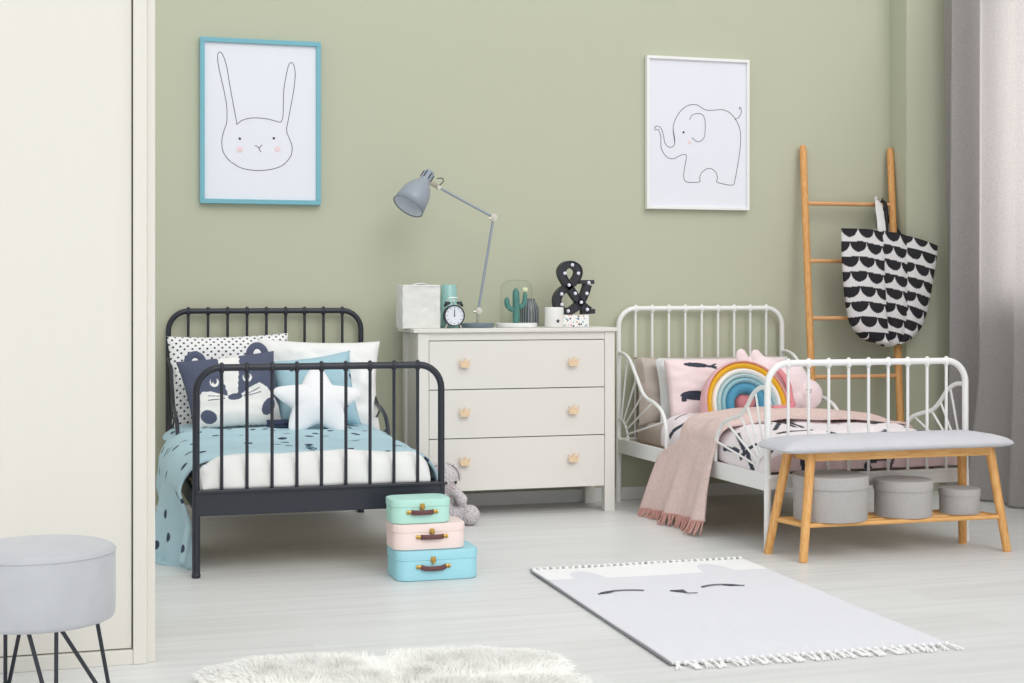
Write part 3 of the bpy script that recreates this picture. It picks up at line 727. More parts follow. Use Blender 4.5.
# alarm clock
ct = thing('alarm_clock', 'black twin bell alarm clock with a white dial', 'clock', (1.655, -0.285, TZ))
CB = mat('glossy_black_metal', (34, 36, 42), 0.3)
cc = Vector((1.655, -0.285, TZ+0.055)); RX = Matrix.Rotation(PI/2, 4, 'X')
RZ = Matrix.Rotation(0.08, 4, 'Z')
def cl(bm, prof, off=(0, 0, 0)): return lathe(bm, prof, cc+Vector(off), 32, RZ @ RX)
bm = NB(); cl(bm, [(0.040, -0.018), (0.046, -0.012), (0.0475, 0.010), (0.0475, 0.017), (0.043, 0.0175), (0.0425, 0.012)]); cs = obj('case', bm, CB, parent=ct)
bm = NB(); cl(bm, [(0.0424, 0.0110), (0.0424, 0.0135)]); dial = obj('dial', bm, LAMPW, parent=ct)
bm = NB()
for k in range(12):
    a = k*PI/6; p = Vector((0.035*math.sin(a), -0.0142, 0.035*math.cos(a)))
    box(bm, -0.0009, 0.0009, -0.0005, 0.0005, -0.003, 0.003, M4=Matrix.Translation(cc) @ RZ @ Matrix.Translation(p) @ Matrix.Rotation(a, 4, 'Y'))
obj('hour_marks', bm, CB, parent=dial, smooth=False)
for nm, L, a, wd in (('hour_hand', 0.020, 0.0, 0.0016), ('minute_hand', 0.030, 0.03, 0.0011)):
    bm = NB(); box(bm, -wd, wd, -0.0006, 0.0006, -0.004, L, M4=Matrix.Translation(cc) @ RZ @ Matrix.Translation((0, -0.0155, 0)) @ Matrix.Rotation(a, 4, 'Y')); ball(bm, cc+Vector((0, -0.0155, 0)), 0.003, (1, 0.4, 1), 10)
    obj(nm, bm, CB, parent=dial, smooth=False)
for sg in (-1, 1):
    bm = NB(); Mx = Matrix.Translation(cc+Vector((sg*0.027, 0, 0.047))) @ Matrix.Rotation(sg*0.55, 4, 'Y')
    lathe(bm, [(0.0175, 0.0), (0.0172, 0.004), (0.013, 0.0105), (0.006, 0.0135), (0.002, 0.018)], (0, 0, 0), 24, Mx)
    obj('bell', bm, CB, parent=ct)
    bm = NB(); tube(bm, [cc+Vector((sg*0.026, 0, -0.034)), cc+Vector((sg*0.036, 0, -0.055))], 0.004, 10); obj('foot', bm, CHROME, parent=ct)
bm = NB(); tube(bm, [cc+Vector((0, 0, 0.046)), cc+Vector((0, 0, 0.066))], 0.0022, 8); box(bm, cc.x-0.005, cc.x+0.005, cc.y-0.003, cc.y+0.003, cc.z+0.060, cc.z+0.070, 0.001)
tube(bm, spline([cc+Vector(p) for p in ((-0.032, 0, 0.062), (-0.018, 0, 0.078), (0.018, 0, 0.078), (0.032, 0, 0.062))], 6), 0.0018, 8)
obj('hammer_and_handle', bm, CHROME, parent=ct)
# desk lamp
lt = thing('desk_lamp', 'grey blue jointed desk lamp arched over the dresser', 'lamp', (1.785, -0.19, TZ))
J0 = Vector((1.785, -0.19, TZ)); J1 = Vector((1.792, -0.20, 0.908)); J2 = Vector((1.857, -0.22, 1.327)); J3 = Vector((1.607, -0.22, 1.455))
obj('base', lathe(NB(), [(0.078, 0), (0.080, 0.003), (0.080, 0.016), (0.077, 0.019), (0.012, 0.020)], J0, 40), LAMPD, parent=lt)
bm = NB(); tube(bm, [J0+Vector((0.003, -0.005, 0.018)), J1], 0.0055, 12); obj('stem', bm, CHROME, parent=lt)
def joint(c_, r=0.013):
    bm = NB(); tube(bm, [c_+Vector((0, -0.012, 0)), c_+Vector((0, 0.012, 0))], r, 20); tube(bm, [c_+Vector((0, -0.020, 0)), c_+Vector((0, -0.010, 0))], r*0.45, 12)
    tube(bm, [c_+Vector((0, -0.004, 0)), c_+Vector((-0.022, -0.004, -0.006))], 0.005, 8); return bm
obj('joint', joint(J1, 0.015), CHROME, parent=lt); obj('joint', joint(J2, 0.016), CHROME, parent=lt)
bm = NB(); tube(bm, [J1+(J2-J1)*0.03, J1+(J2-J1)*0.955], 0.0062, 12); obj('lower_arm', bm, LAMPG, parent=lt)
bm = NB(); tube(bm, [J2+(J3-J2)*0.06, J3], 0.0062, 12); obj('upper_arm', bm, LAMPG, parent=lt)
ax = Vector((-0.56, -0.27, -0.78)).normalized(); topc = Vector((1.562, -0.235, 1.523))
rotm = Vector((0, 0, 1)).rotation_difference(ax).to_matrix().to_4x4(); Ml = Matrix.Translation(topc) @ rotm @ Matrix.Diagonal((1.08, 1.08, 1.13, 1))
bm = NB(); lathe(bm, [(0.010, -0.004), (0.018, 0.0), (0.023, 0.010), (0.024, 0.045), (0.030, 0.060), (0.047, 0.080), (0.058, 0.105), (0.064, 0.140), (0.0665, 0.178)], (0, 0, 0), 40, Ml, capt=False)
sh = obj('shade', bm, LAMPG, parent=lt); solid(sh, 0.0015, -1)
bm = NB(); lathe(bm, [(0.018, 0.062), (0.044, 0.082), (0.0555, 0.106), (0.0615, 0.140), (0.0635, 0.176)], (0, 0, 0), 40, Ml, capb=True, capt=False); obj('reflector', bm, LAMPW, parent=sh)
ring = [Ml @ Vector((0.0665*math.cos(2*PI*k/40), 0.0665*math.sin(2*PI*k/40), 0.178)) for k in range(40)]
bm = NB(); tube(bm, ring, 0.0022, 8, closed=True); obj('rim', bm, LAMPD, parent=sh)
bm = NB(); ball(bm, Ml @ Vector((0, 0, 0.115)), 0.026); obj('bulb', bm, WCOT2, parent=sh)
bm = NB()
for k in range(7):
    a = k/7*2*PI; tube(bm, [Ml @ Vector((0.0240*math.cos(a), 0.0240*math.sin(a), 0.012)), Ml @ Vector((0.0245*math.cos(a), 0.0245*math.sin(a), 0.040))], 0.0026, 6)
obj('vent_slots', bm, BLACK, parent=sh)
bm = NB(); a_ = Ml @ Vector((0.02, 0, 0.05)); tube(bm, [a_, J3+Vector((-0.006, 0, 0.003))], 0.011, 14); tube(bm, [J3+Vector((-0.004, -0.015, 0)), J3+Vector((-0.004, 0.015, 0))], 0.009, 14)
obj('neck', bm, CHROME, parent=lt)
bm = NB(); tube(bm, spline([J3+Vector((0, 0, 0.01)), J3+Vector((0.018, 0, 0.028)), J3+Vector((0.012, 0, 0.042)), J3+Vector((-0.012, 0, 0.040))], 5), 0.0022, 6); obj('cable_loop', bm, BLACK, parent=lt)
# cloche with cactus
MARB = mat('white_marble', (240, 240, 238), 0.3, var=0.05, vscale=30)
clt = thing('glass_cloche', 'round topped glass cloche on a white base covering a cactus', 'cloche', (1.975, -0.20, TZ))
obj('base', lathe(NB(), [(0.092, 0), (0.094, 0.003), (0.094, 0.016), (0.091, 0.019)], (1.972, -0.20, TZ), 40), MARB, parent=clt)
prof = [(0.074, 0.019), (0.074, 0.165)]+[(0.036+0.038*math.cos(a), 0.165+0.048*math.sin(a)) for a in [k/8*PI/2 for k in range(1, 8)]]+[(0.02, 0.214), (0.001, 0.2145)]
g = M('clear_cloche_glass'); g.n.remove(g.b)
tr = g.node('ShaderNodeBsdfTransparent'); tr.inputs[0].default_value = (0.965, 0.98, 0.97, 1); gl = g.node('ShaderNodeBsdfGlossy'); gl.inputs['Roughness'].default_value = 0.03; gl.inputs[0].default_value = (0.8, 0.82, 0.78, 1)
lw = g.node('ShaderNodeLayerWeight'); lw.inputs[0].default_value = 0.35; mxs = g.node('ShaderNodeMixShader'); g.l.new(lw.outputs['Facing'], mxs.inputs[0]); g.l.new(tr.outputs[0], mxs.inputs[1]); g.l.new(gl.outputs[0], mxs.inputs[2])
mrg = g.node('ShaderNodeMath', operation='POWER'); mrg.inputs[1].default_value = 2.5; g.l.new(lw.outputs['Facing'], mrg.inputs[0]); g.l.new(mrg.outputs[0], mxs.inputs[0])
g.l.new(mxs.outputs[0], g.n['Material Output'].inputs[0]); CLG = g.m
obj('glass_dome', lathe(NB(), prof, (1.972, -0.20, TZ), 40, capb=False), CLG, parent=clt)
CACT = mat('cactus_green', (82, 134, 126), 0.5, bump=0.3, bscale=60)
kt = thing('cactus', 'small green ceramic cactus with two arms under the glass dome', 'cactus', (1.972, -0.20, TZ+0.019))
def ribbed(bm, pts, r, seg=24):
    S = spline([Vector(p) for p in pts], 6); n0 = len(bm.verts); tube(bm, S, r, seg, rfn=lambda q: (math.sin(min(1, q*8)*PI/2)*0.25+0.75)*max(0.25, math.cos(max(0, (q-0.86)/0.14)*PI/2*0.92)))
    bm.verts.ensure_lookup_table()
    return bm
z0 = TZ+0.019
bm = ribbed(NB(), [(1.965, -0.215, z0), (1.965, -0.215, z0+0.08), (1.963, -0.215, z0+0.158)], 0.016); obj('stem', bm, CACT, parent=kt)
bm = ribbed(NB(), [(1.955, -0.215, z0+0.060), (1.935, -0.218, z0+0.066), (1.921, -0.220, z0+0.085), (1.920, -0.220, z0+0.118)], 0.012); obj('arm', bm, CACT, parent=kt)
bm = ribbed(NB(), [(1.975, -0.215, z0+0.070), (1.995, -0.218, z0+0.080), (2.004, -0.220, z0+0.100), (2.006, -0.220, z0+0.142)], 0.0105); a = obj('arm', bm, CACT, parent=kt)
bm = NB()
for k in range(6):
    an = k/6*2*PI; ball(bm, (2.006+0.007*math.cos(an), -0.22+0.007*math.sin(an), z0+0.150), 0.007, (0.8, 0.8, 1.5), 8)
obj('flower', bm, mat('pale_yellow_petals', (232, 232, 196), 0.8), parent=a)
# striped jar behind
s = M('smoky_striped_glass'); s.b.inputs['Roughness'].default_value = 0.2
tc = s.node('ShaderNodeTexCoord'); sp = s.node('ShaderNodeSeparateXYZ'); s.l.new(tc.outputs['Object'], sp.inputs[0])
at2 = s.node('ShaderNodeMath', operation='ARCTAN2'); s.l.new(sp.outputs[1], at2.inputs[0]); s.l.new(sp.outputs[0], at2.inputs[1])
sn = s.node('ShaderNodeMath', operation='MULTIPLY'); sn.inputs[1].default_value = 22; s.l.new(at2.outputs[0], sn.inputs[0]); si = s.node('ShaderNodeMath', operation='SINE'); s.l.new(sn.outputs[0], si.inputs[0])
mx = s.node('ShaderNodeMix', data_type='RGBA'); mx.inputs[6].default_value = (*lin((84, 88, 98)), 1); mx.inputs[7].default_value = (*lin((162, 166, 170)), 1)
s.l.new(si.outputs[0], mx.inputs[0]); s.l.new(mx.outputs[2], s.b.inputs['Base Color'])
obj('striped_jar', lathe(NB(), [(0.034, 0), (0.044, 0.006), (0.046, 0.05), (0.044, 0.085), (0.034, 0.108), (0.027, 0.116), (0.027, 0.128), (0.022, 0.129)], (2.058, -0.115, TZ), 40), s.m,
    label='dark grey ribbed jar behind the glass cloche', cat='jar', origin=(2.058, -0.115, TZ))
# mug
mg = thing('mug', 'white mug with a small dark star mark', 'mug', (2.132, -0.255, TZ))
bm = NB(); lathe(bm, [(0.040, 0), (0.043, 0.004), (0.043, 0.088), (0.041, 0.090), (0.0395, 0.088), (0.0395, 0.010), (0.001, 0.008)], (2.130, -0.262, TZ), 40, capt=False)
obj('cup', bm, WCOT2 if False else mat('white_porcelain', (240, 239, 235), 0.3), parent=mg)
bm = NB(); prism(bm, [(0.0105*(1 if k % 2 == 0 else 0.5)*math.cos(k*PI/5+PI/2), 0.0105*(1 if k % 2 == 0 else 0.5)*math.sin(k*PI/5+PI/2)) for k in range(10)], 0.0422, 0.0437,
      Matrix.Translation((2.130, -0.262, TZ+0.028)) @ Matrix.Rotation(0.10, 4, 'Z') @ RX)
obj('star_mark', bm, INKB, parent=mg, smooth=False)
bm = NB(); tube(bm, spline([Vector(p) for p in ((2.130, -0.222, TZ+0.070), (2.132, -0.196, TZ+0.066), (2.132, -0.192, TZ+0.045), (2.130, -0.222, TZ+0.022))], 5), 0.004, 8)
obj('handle', bm, bpy.data.materials['white_porcelain'], parent=mg)
# terrazzo box
s = M('confetti_card'); v = s.node('ShaderNodeTexVoronoi'); v.inputs['Scale'].default_value = 75; tc = s.node('ShaderNodeTexCoord'); s.l.new(tc.outputs['Object'], v.inputs['Vector'])
lt_ = s.node('ShaderNodeMath', operation='LESS_THAN'); lt_.inputs[1].default_value = 0.33; s.l.new(v.outputs['Distance'], lt_.inputs[0])
rp = s.node('ShaderNodeValToRGB'); rp.color_ramp.interpolation = 'CONSTANT'; e = rp.color_ramp.elements; e[0].color = (*lin((50, 60, 84)), 1); e[1].position = 0.35; e[1].color = (*lin((214, 110, 96)), 1)
for p, c_ in ((0.55, (120, 170, 178)), (0.75, (222, 170, 150))):
    k = e.new(p); k.color = (*lin(c_), 1)
sx = s.node('ShaderNodeSeparateColor'); s.l.new(v.outputs['Color'], sx.inputs[0]); s.l.new(sx.outputs[0], rp.inputs[0])
mx = s.node('ShaderNodeMix', data_type='RGBA'); mx.inputs[6].default_value = (*lin((238, 238, 236)), 1); s.l.new(lt_.outputs[0], mx.inputs[0]); s.l.new(rp.outputs[0], mx.inputs[7]); s.l.new(mx.outputs[2], s.b.inputs['Base Color'])
obj('trinket_box', box(NB(), 2.168, 2.298, -0.262, -0.165, TZ, TZ+0.055, 0.003), s.m, smooth=False, label='small white box with coloured confetti specks under the ampersand', cat='box')
# marquee ampersand
at_ = thing('ampersand_light', 'black marquee ampersand with round bulbs on the confetti box', 'marquee sign', (2.235, -0.21, TZ+0.056))
AX0, AZ0, AS = 2.143, TZ+0.056, 0.254/372.0
def am(x, y): return Vector((2.144+(x-463)*0.200/307, -0.200, AZ0+0.003+(400-y)*0.235/358))
AMP = spline([am(*p) for p in ((728, 378), (690, 352), (640, 298), (580, 218), (535, 150), (522, 105), (545, 68), (590, 56), (636, 78), (646, 120), (622, 168), (575, 208), (520, 246), (492, 290), (494, 340), (522, 374), (570, 384), (620, 360), (662, 318), (694, 262), (716, 196))], 6)
bm = NB()
tube(bm, AMP, 0.0195, 4, rx=0.0165, up=(0, 1, 0))
tube(bm, [am(655, 178), am(762, 178)], 0.0195, 4, rx=0.009, up=(0, 1, 0)); tube(bm, [am(672, 388), am(768, 382)], 0.0195, 4, rx=0.011, up=(0, 1, 0))
AMB = mat('matte_black_metal', (44, 46, 54), 0.5)
obj('letter_body', bm, AMB, parent=at_, smooth=False)
bm = NB()
for sg in (-1, 1):
    off = []
    for i, p in enumerate(AMP):
        t = (AMP[min(i+1, len(AMP)-1)]-AMP[max(i-1, 0)]).normalized(); nrm = Vector((t.z, 0, -t.x)); off.append(p+nrm*sg*0.0155+Vector((0, -0.020, 0)))
    tube(bm, off, 0.006, 4, rx=0.0012, up=(0, 1, 0))
obj('raised_rim', bm, AMB, parent=at_, smooth=False)
BULB = mat('frosted_bulb', (236, 236, 248), 0.3)
for x, y in ((595, 60), (540, 118), (640, 118), (571, 200), (517, 262), (617, 258), (703, 258), (718, 183), (662, 320), (518, 335), (707, 370), (565, 380)):
    bm = NB(); p = am(x, y); ball(bm, (p.x, p.y-0.024, p.z), 0.0085, seg=12); obj('bulb', bm, BULB, parent=at_)

# ============================================================ LADDER AND BAG
ld = thing('ladder', 'light wooden leaning ladder rack behind the white bed', 'ladder', (3.67, -0.2, 0))
LT0, LT1 = Vector((3.499, -0.028, 1.712)), Vector((3.434, -0.285, 0.0)); RT0, RT1 = Vector((3.985, -0.028, 1.712)), Vector((3.900, -0.290, 0.0))
for a, b2 in ((LT0, LT1), (RT0, RT1)):
    bm = NB(); tube(bm, [b2, b2+(a-b2)*0.985, a], 0.018, 12, rx=0.0155, rfn=lambda q: 1 if q < 0.99 else 0.7); obj('rail', bm, LADW, parent=ld)
RB = []
for z in (1.425, 1.142, 0.863, 0.580, 0.30):
    k = z/1.712; a = LT1+(LT0-LT1)*k; b2 = RT1+(RT0-RT1)*k; RB.append((a, b2))
    bm = NB(); tube(bm, [a, b2], 0.0105, 12); obj('rung', bm, LADX, parent=ld)
# scalloped tote
TB, TW = (36, 34, 38), (226, 224, 224)
def sc_col(s_, t):
    """rows of black half discs, flat edge up; s_ right, t down, metres"""
    rh = 0.0735; w_ = 0.087
    r = math.floor(t/rh); ty = t-r*rh; xs = s_+(0.5*w_ if r % 2 else 0)
    xx = (xs % w_)-w_/2
    return TB if (xx/(w_*0.50))**2+((ty-0.006)/0.052)**2 < 1 and ty > 0.006 else TW
def tote():
    bm = bmesh.new(); cl_ = bm.verts.layers.float_color.new('Col'); n = 200
    L = [(841, 228), (842, 262), (845, 295), (850, 322), (862, 338), (878, 344)]
    Rr = [(938, 248), (934, 275), (928, 305), (921, 326), (908, 340), (894, 345)]
    def W(px, py, y):   # measured outline on the plane y
        xc = (px-512)/1500; zc = -(py-290)/1500; c_, s2 = math.cos(math.atan(0.3)), math.sin(math.atan(0.3))
        rx_, ry_ = c_*xc+s2, -s2*xc+c_; t_ = (y+6.70)/ry_; return Vector((rx_*t_, y, 1+zc*t_))
    Lc = spline([W(*p, -0.22) for p in L], 8); Rc = spline([W(*p, -0.22) for p in Rr], 8)
    def at(lst, k):
        f_ = k*(len(lst)-1); i = min(int(f_), len(lst)-2); return lst[i].lerp(lst[i+1], f_-i)
    for side in (-1, 1):
        G = {}
        for i in range(n+1):
            for j in range(n+1):
                u, v = i/n, j/n; a = at(Lc, v); b_ = at(Rc, v); p = a.lerp(b_, u)
                p.z += (0.03*math.sin(PI*u*0.9)*(1-v)**3 if True else 0) - 0.012*math.sin(PI*u)*(v**3)
                e = max(0, 1-(2*u-1)**4)**0.5*(0.35+0.65*math.sin(PI*min(1, v*0.62+0.0)))*(max(0, 1-v**10))**0.5
                dent = 0.020*math.exp(-((u-0.42-0.10*v)/0.035)**2)*sstep(0.0, 0.4, v)
                dent2 = 0.012*math.exp(-((u-0.66-0.08*v)/0.04)**2)
                p.y += side*(0.065*e)+(dent+dent2 if side < 0 else 0)+0.004*noise.noise(Vector((u*6, v*6, side)))
                if side > 0: p.y = min(p.y, -0.165+0*e)
                vt = bm.verts.new(p); G[i, j] = vt
                # the cloth folds shift the print a little
                k = 0.0 if u < 0.40+0.10*v else 0.022
                k2 = 0.012 if u > 0.66+0.08*v else 0
                sx_ = (p.x-3.60)*1.05; tt_ = (1.302-p.z)+0.10*max(0, (p.x-3.70))*(-1)*2.2 + 0.035*v*math.sin(PI*u)
                wob = 0.10*sstep(0.78, 1.0, v)*math.sin(3*PI*u)*0.5
                vt[cl_] = (*lin(sc_col(sx_+k2*0.5+k+wob, tt_+0.012+k*0.7+k2+wob*0.6)), 1)
        for i in range(n):
            for j in range(n):
                q = [G[i, j], G[i+1, j], G[i+1, j+1], G[i, j+1]]
                if side < 0: q = q[::-1]
                bm.faces.new(q)
    bmesh.ops.remove_doubles(bm, verts=bm.verts, dist=0.0004)
    return bm, Lc, Rc
tb = thing('tote_bag', 'white fabric bag with rows of black half circles hung on the ladder', 'bag', (3.87, -0.22, 0.72))
bm, Lc, Rc = tote()
TOTE = mat('scalloped_canvas', None, 0.9, attr=True, bump=0.15, bscale=80)
o = obj('bag_body', bm, TOTE, parent=tb); sl = o.modifiers.new('soft', 'SMOOTH'); sl.iterations = 3
def strap(name, pts, m_, wd=0.019):
    bm = NB(); tube(bm, spline([Vector(p) for p in pts], 6), 0.0035, 8, rx=wd, up=(0, 1, 0.0)); return obj(name, bm, m_, parent=tb)
ry = RB[0][0].y
strap('strap', [(3.822, -0.225, 1.28), (3.830, -0.205, 1.330), (3.852, -0.150, 1.400), (3.870, -0.112, 1.436), (3.878, -0.075, 1.442), (3.892, -0.050, 1.425), (3.935, -0.040, 1.36), (3.965, -0.060, 1.30), (3.975, -0.12, 1.25)], mat('tote_strap_white', TW, 0.9), 0.023)
strap('strap', [(3.985, -0.17, 1.235), (3.982, -0.09, 1.30), (3.955, -0.045, 1.37), (3.930, -0.030, 1.42), (3.918, -0.060, 1.444), (3.908, -0.100, 1.440), (3.898, -0.135, 1.40), (3.866, -0.19, 1.33), (3.852, -0.215, 1.28)], mat('tote_strap_black', TB, 0.9), 0.013)

# ============================================================ BENCH AND HAT BOXES
bt_ = thing('bench', 'bamboo bench with a light grey padded seat', 'bench', (3.02, -1.63, 0))
LEG = [((2.603, -1.738), (2.655, -1.700)), ((3.462, -1.750), (3.417, -1.700)), ((2.564, -1.528), (2.628, -1.575)), ((3.405, -1.540), (3.378, -1.575))]
for (b_, t_) in LEG:
    bm = NB(); A = Vector((*b_, 0)); B = Vector((*t_, 0.398)); tube(bm, [A, A+(B-A)*0.01, A+(B-A)*0.5, B], 0.0175, 16, rfn=lambda q: 0.85+0.2*q)
    obj('leg', bm, BAMBOO, parent=bt_)
obj('apron', box(NB(), 2.662, 3.410, -1.712, -1.690, 0.366, 0.400, 0.003), BAMBOOX, parent=bt_, smooth=False)
obj('apron', box(NB(), 2.650, 3.376, -1.586, -1.564, 0.366, 0.400, 0.003), BAMBOOX, parent=bt_, smooth=False)
obj('apron', box(NB(), 2.648, 2.672, -1.690, -1.586, 0.366, 0.400, 0.003), BAMBOOX, parent=bt_, smooth=False)
obj('apron', box(NB(), 3.374, 3.398, -1.690, -1.586, 0.366, 0.400, 0.003), BAMBOOX, parent=bt_, smooth=False)
def legat(i, z):
    b_, t_ = LEG[i]; k = z/0.398; return Vector((b_[0]+(t_[0]-b_[0])*k, b_[1]+(t_[1]-b_[1])*k, z))
zs = 0.132
for i, j in ((0, 1), (2, 3), (0, 2), (1, 3)):
    bm = NB(); tube(bm, [legat(i, zs), legat(j, zs)], 0.0085, 10); obj('shelf_rail', bm, BAMBOOX, parent=bt_)
for k in range(2):
    y = -1.665+0.070*k; bm = NB(); box(bm, 2.622, 3.425, y-0.006, y+0.006, zs-0.004, zs+0.006, 0.002); obj('shelf_slat', bm, BAMBOOX, parent=bt_, smooth=False)
# seat pad
def seat():
    bm = bmesh.new(); n = 60; m_ = 24; x0, x1, y0, y1 = 2.513, 3.492, -1.780, -1.512; rings = []
    def outline(k, s_):
        a = 2*PI*k/n; c_, s2 = math.cos(a), math.sin(a); e = 0.16
        X = math.copysign(abs(c_)**e, c_); Y = math.copysign(abs(s2)**e, s2); return X, Y
    hx, hy = (x1-x0)/2, (y1-y0)/2; cx_, cy_ = (x0+x1)/2, (y0+y1)/2
    # inset by absolute distance so the ends round like a pad
    ins = [0.10, 0.060, 0.030, 0.010, 0.0, 0.004, 0.018, 0.045, 0.085, 0.125]
    zz = [0.399, 0.399, 0.401, 0.406, 0.414, 0.424, 0.436, 0.447, 0.455, 0.457]
    for i_, z in zip(ins, zz):
        kx = 1.5 if z > 0.41 else 1.0
        rings.append([bm.verts.new((cx_+outline(k, 1)[0]*(hx-i_*kx), cy_+outline(k, 1)[1]*(hy-i_*0.95), z)) for k in range(n)])
    for A, B in zip(rings, rings[1:]):
        for k in range(n): bm.faces.new((A[k], A[(k+1) % n], B[(k+1) % n], B[k]))
    bm.faces.new(rings[0][::-1]); bm.faces.new(rings[-1])
    bmesh.ops.recalc_face_normals(bm, faces=bm.faces)
    return bm
obj('seat_pad', seat(), GREYF, parent=bt_, auto=80)
def hatbox(label, cx_, cy_, r, h, lid):
    z = zs+0.0095; t = thing('hat_box', label, 'box', (cx_, cy_, z), group='round fabric boxes on the bench shelf')
    obj('box_body', lathe(NB(), [(r*0.96, 0), (r*0.97, 0.003), (r*0.97, h-lid+0.01)], (cx_, cy_, z), 48), CANV, parent=t)
    obj('lid', lathe(NB(), [(r, h-lid), (r, h-0.003), (r*0.985, h), (r*0.9, h+0.0005)], (cx_, cy_, z), 48), CANV, parent=t)
hatbox('largest round grey fabric box, left on the bench shelf', 2.772, -1.632, 0.142, 0.165, 0.045)
hatbox('medium round grey fabric box, in the middle of the bench shelf', 3.078, -1.640, 0.111, 0.137, 0.038)
hatbox('smallest round grey fabric box, right on the bench shelf', 3.322, -1.645, 0.078, 0.095, 0.026)

# ============================================================ SUITCASES
def suitcase(label, x0, x1, yf, dp, z0, z1, rgb, hx, hz, yaw=0.0, hw=0.085, arch=0.004):
    t = thing('suitcase', label, 'suitcase', ((x0+x1)/2, yf+dp/2, z0), group='stack of toy suitcases')
    m_ = mat('suitcase_card', rgb, 0.55, bump=0.12, bscale=500); cx_, cy_ = (x0+x1)/2, yf+dp/2
    Ry = Matrix.Translation((cx_, cy_, 0)) @ Matrix.Rotation(yaw, 4, 'Z')
    def rr_(hx_, hy_, r):
        P = []
        for (qx, qy, a0) in ((1, 1, 0), (-1, 1, 90), (-1, -1, 180), (1, -1, 270)):
            for k in range(9):
                a = math.radians(a0+k*90/8); P.append((qx*(hx_-r)+r*math.cos(a), qy*(hy_-r)+r*math.sin(a)))
        return P
    H = z1-z0; hx_, hy_ = (x1-x0)/2, dp/2; R = 0.042
    def shell(za, zb, g, bv):
        bm = bmesh.new(); rings = []
        for i_, z in ((bv, za), (0, za+bv), (0, zb-bv), (bv*0.4, zb-bv*0.3), (bv*1.2, zb)):
            rings.append([bm.verts.new(Ry @ Vector((x, y, z))) for x, y in rr_(hx_+g-i_, hy_+g-i_, R)])
        for A, B in zip(rings, rings[1:]):
            for k in range(len(A)): bm.faces.new((A[k], A[(k+1) % len(A)], B[(k+1) % len(B)], B[k]))
        bm.faces.new(rings[0][::-1]); bm.faces.new(rings[-1]); return bm
    sp_ = z0+H*0.66
    obj('body', shell(z0, sp_+0.004, 0, 0.0025), m_, parent=t)
    obj('lid', shell(sp_, z1, 0.0018, 0.0035), m_, parent=t)
    fy = -hy_
    L = lambda x, y, z: Ry @ Vector((x-cx_, fy+y, z))
    pts = [L(hx-hw/2, -0.006, hz), L(hx-hw/3, -0.013, hz-arch*0.7), L(hx, -0.015, hz-arch), L(hx+hw/3, -0.013, hz-arch*0.7), L(hx+hw/2, -0.006, hz)]
    bm = NB(); tube(bm, spline(pts, 5), 0.0025, 8, rx=0.0085, up=(0, 1, 0)); hd = obj('handle', bm, LEATH, parent=t)
    for sg in (-1, 1):
        bm = NB(); p = L(hx+sg*(hw/2+0.006), -0.004, hz)
        tube(bm, [p+Vector((-0.010, 0, 0)), p+Vector((0.010, 0, 0))], 0.0035, 8, rx=0.0065, up=(0, 1, 0)); ball(bm, p+Vector((-sg*0.016, -0.006, 0)), 0.0035, seg=8); ball(bm, p+Vector((sg*0.004, -0.003, 0)), 0.004, seg=8)
        obj('handle_mount', bm, BRASS, parent=hd)
    p = L(hx, -0.001, sp_+0.003); bm = NB()
    lathe(bm, [(0.0095, -0.002), (0.0095, 0.004), (0.007, 0.006)], p, 20, RX); box(bm, p.x-0.0035, p.x+0.0035, p.y-0.011, p.y-0.003, p.z-0.013, p.z+0.012, 0.0015)
    box(bm, p.x-0.008, p.x+0.008, p.y-0.005, p.y+0.001, p.z+0.002, p.z+0.012, 0.001)
    obj('clasp', bm, BRASS, parent=t)
suitcase('sky blue toy suitcase with leather handle, bottom of the stack', 1.098, 1.388, -1.680, 0.200, 0.001, 0.103, (160, 216, 228), 1.223, 0.050, 0.0, 0.088, 0.006)
suitcase('pale pink toy suitcase in the middle of the stack', 1.092, 1.346, -1.665, 0.175, 0.1045, 0.193, (243, 222, 216), 1.222, 0.150, 0.0, 0.080, 0.0)
suitcase('mint green toy suitcase, top of the stack', 1.088, 1.296, -1.655, 0.150, 0.1945, 0.277, (182, 228, 215), 1.190, 0.235, 0.0, 0.078, 0.001)

# ============================================================ CROCHET TOY
s = M('light_grey_crochet'); b = s.b; b.inputs['Base Color'].default_value = (*lin((206, 200, 202)), 1); b.inputs['Roughness'].default_value = 0.95
tc = s.node('ShaderNodeTexCoord'); v = s.node('ShaderNodeTexVoronoi'); v.inputs['Scale'].default_value = 150; s.l.new(tc.outputs['Object'], v.inputs['Vector'])
bp = s.node('ShaderNodeBump'); bp.invert = True; bp.inputs['Strength'].default_value = 0.8; bp.inputs['Distance'].default_value = 0.006; s.l.new(v.outputs['Distance'], bp.inputs['Height']); s.l.new(bp.outputs[0], b.inputs['Normal'])
mx = s.node('ShaderNodeMix', data_type='RGBA'); mx.inputs[6].default_value = (*lin((226, 220, 221)), 1); mx.inputs[7].default_value = (*lin((186, 178, 181)), 1)
mr = s.node('ShaderNodeMapRange'); mr.inputs[1].default_value = 0.3; mr.inputs[2].default_value = 0.8; s.l.new(v.outputs['Distance'], mr.inputs[0]); s.l.new(mr.outputs[0], mx.inputs[0]); s.l.new(mx.outputs[2], b.inputs['Base Color'])
CRO = s.m
tt = thing('crochet_toy', 'light grey crocheted toy sitting on the floor between bed and dresser', 'soft toy', (1.56, -0.47, 0))
bm = NB()
ball(bm, (1.560, -0.47, 0.195), 0.070, (0.95, 0.85, 0.95), 24); ball(bm, (1.545, -0.45, 0.095), 0.070, (0.95, 0.85, 1.25), 24)
tube(bm, spline([Vector(p) for p in ((1.58, -0.49, 0.150), (1.610, -0.515, 0.135), (1.628, -0.53, 0.108))], 5), 0.022, 12); ball(bm, (1.628, -0.53, 0.108), 0.025, (1, 1, 1.1), 16)
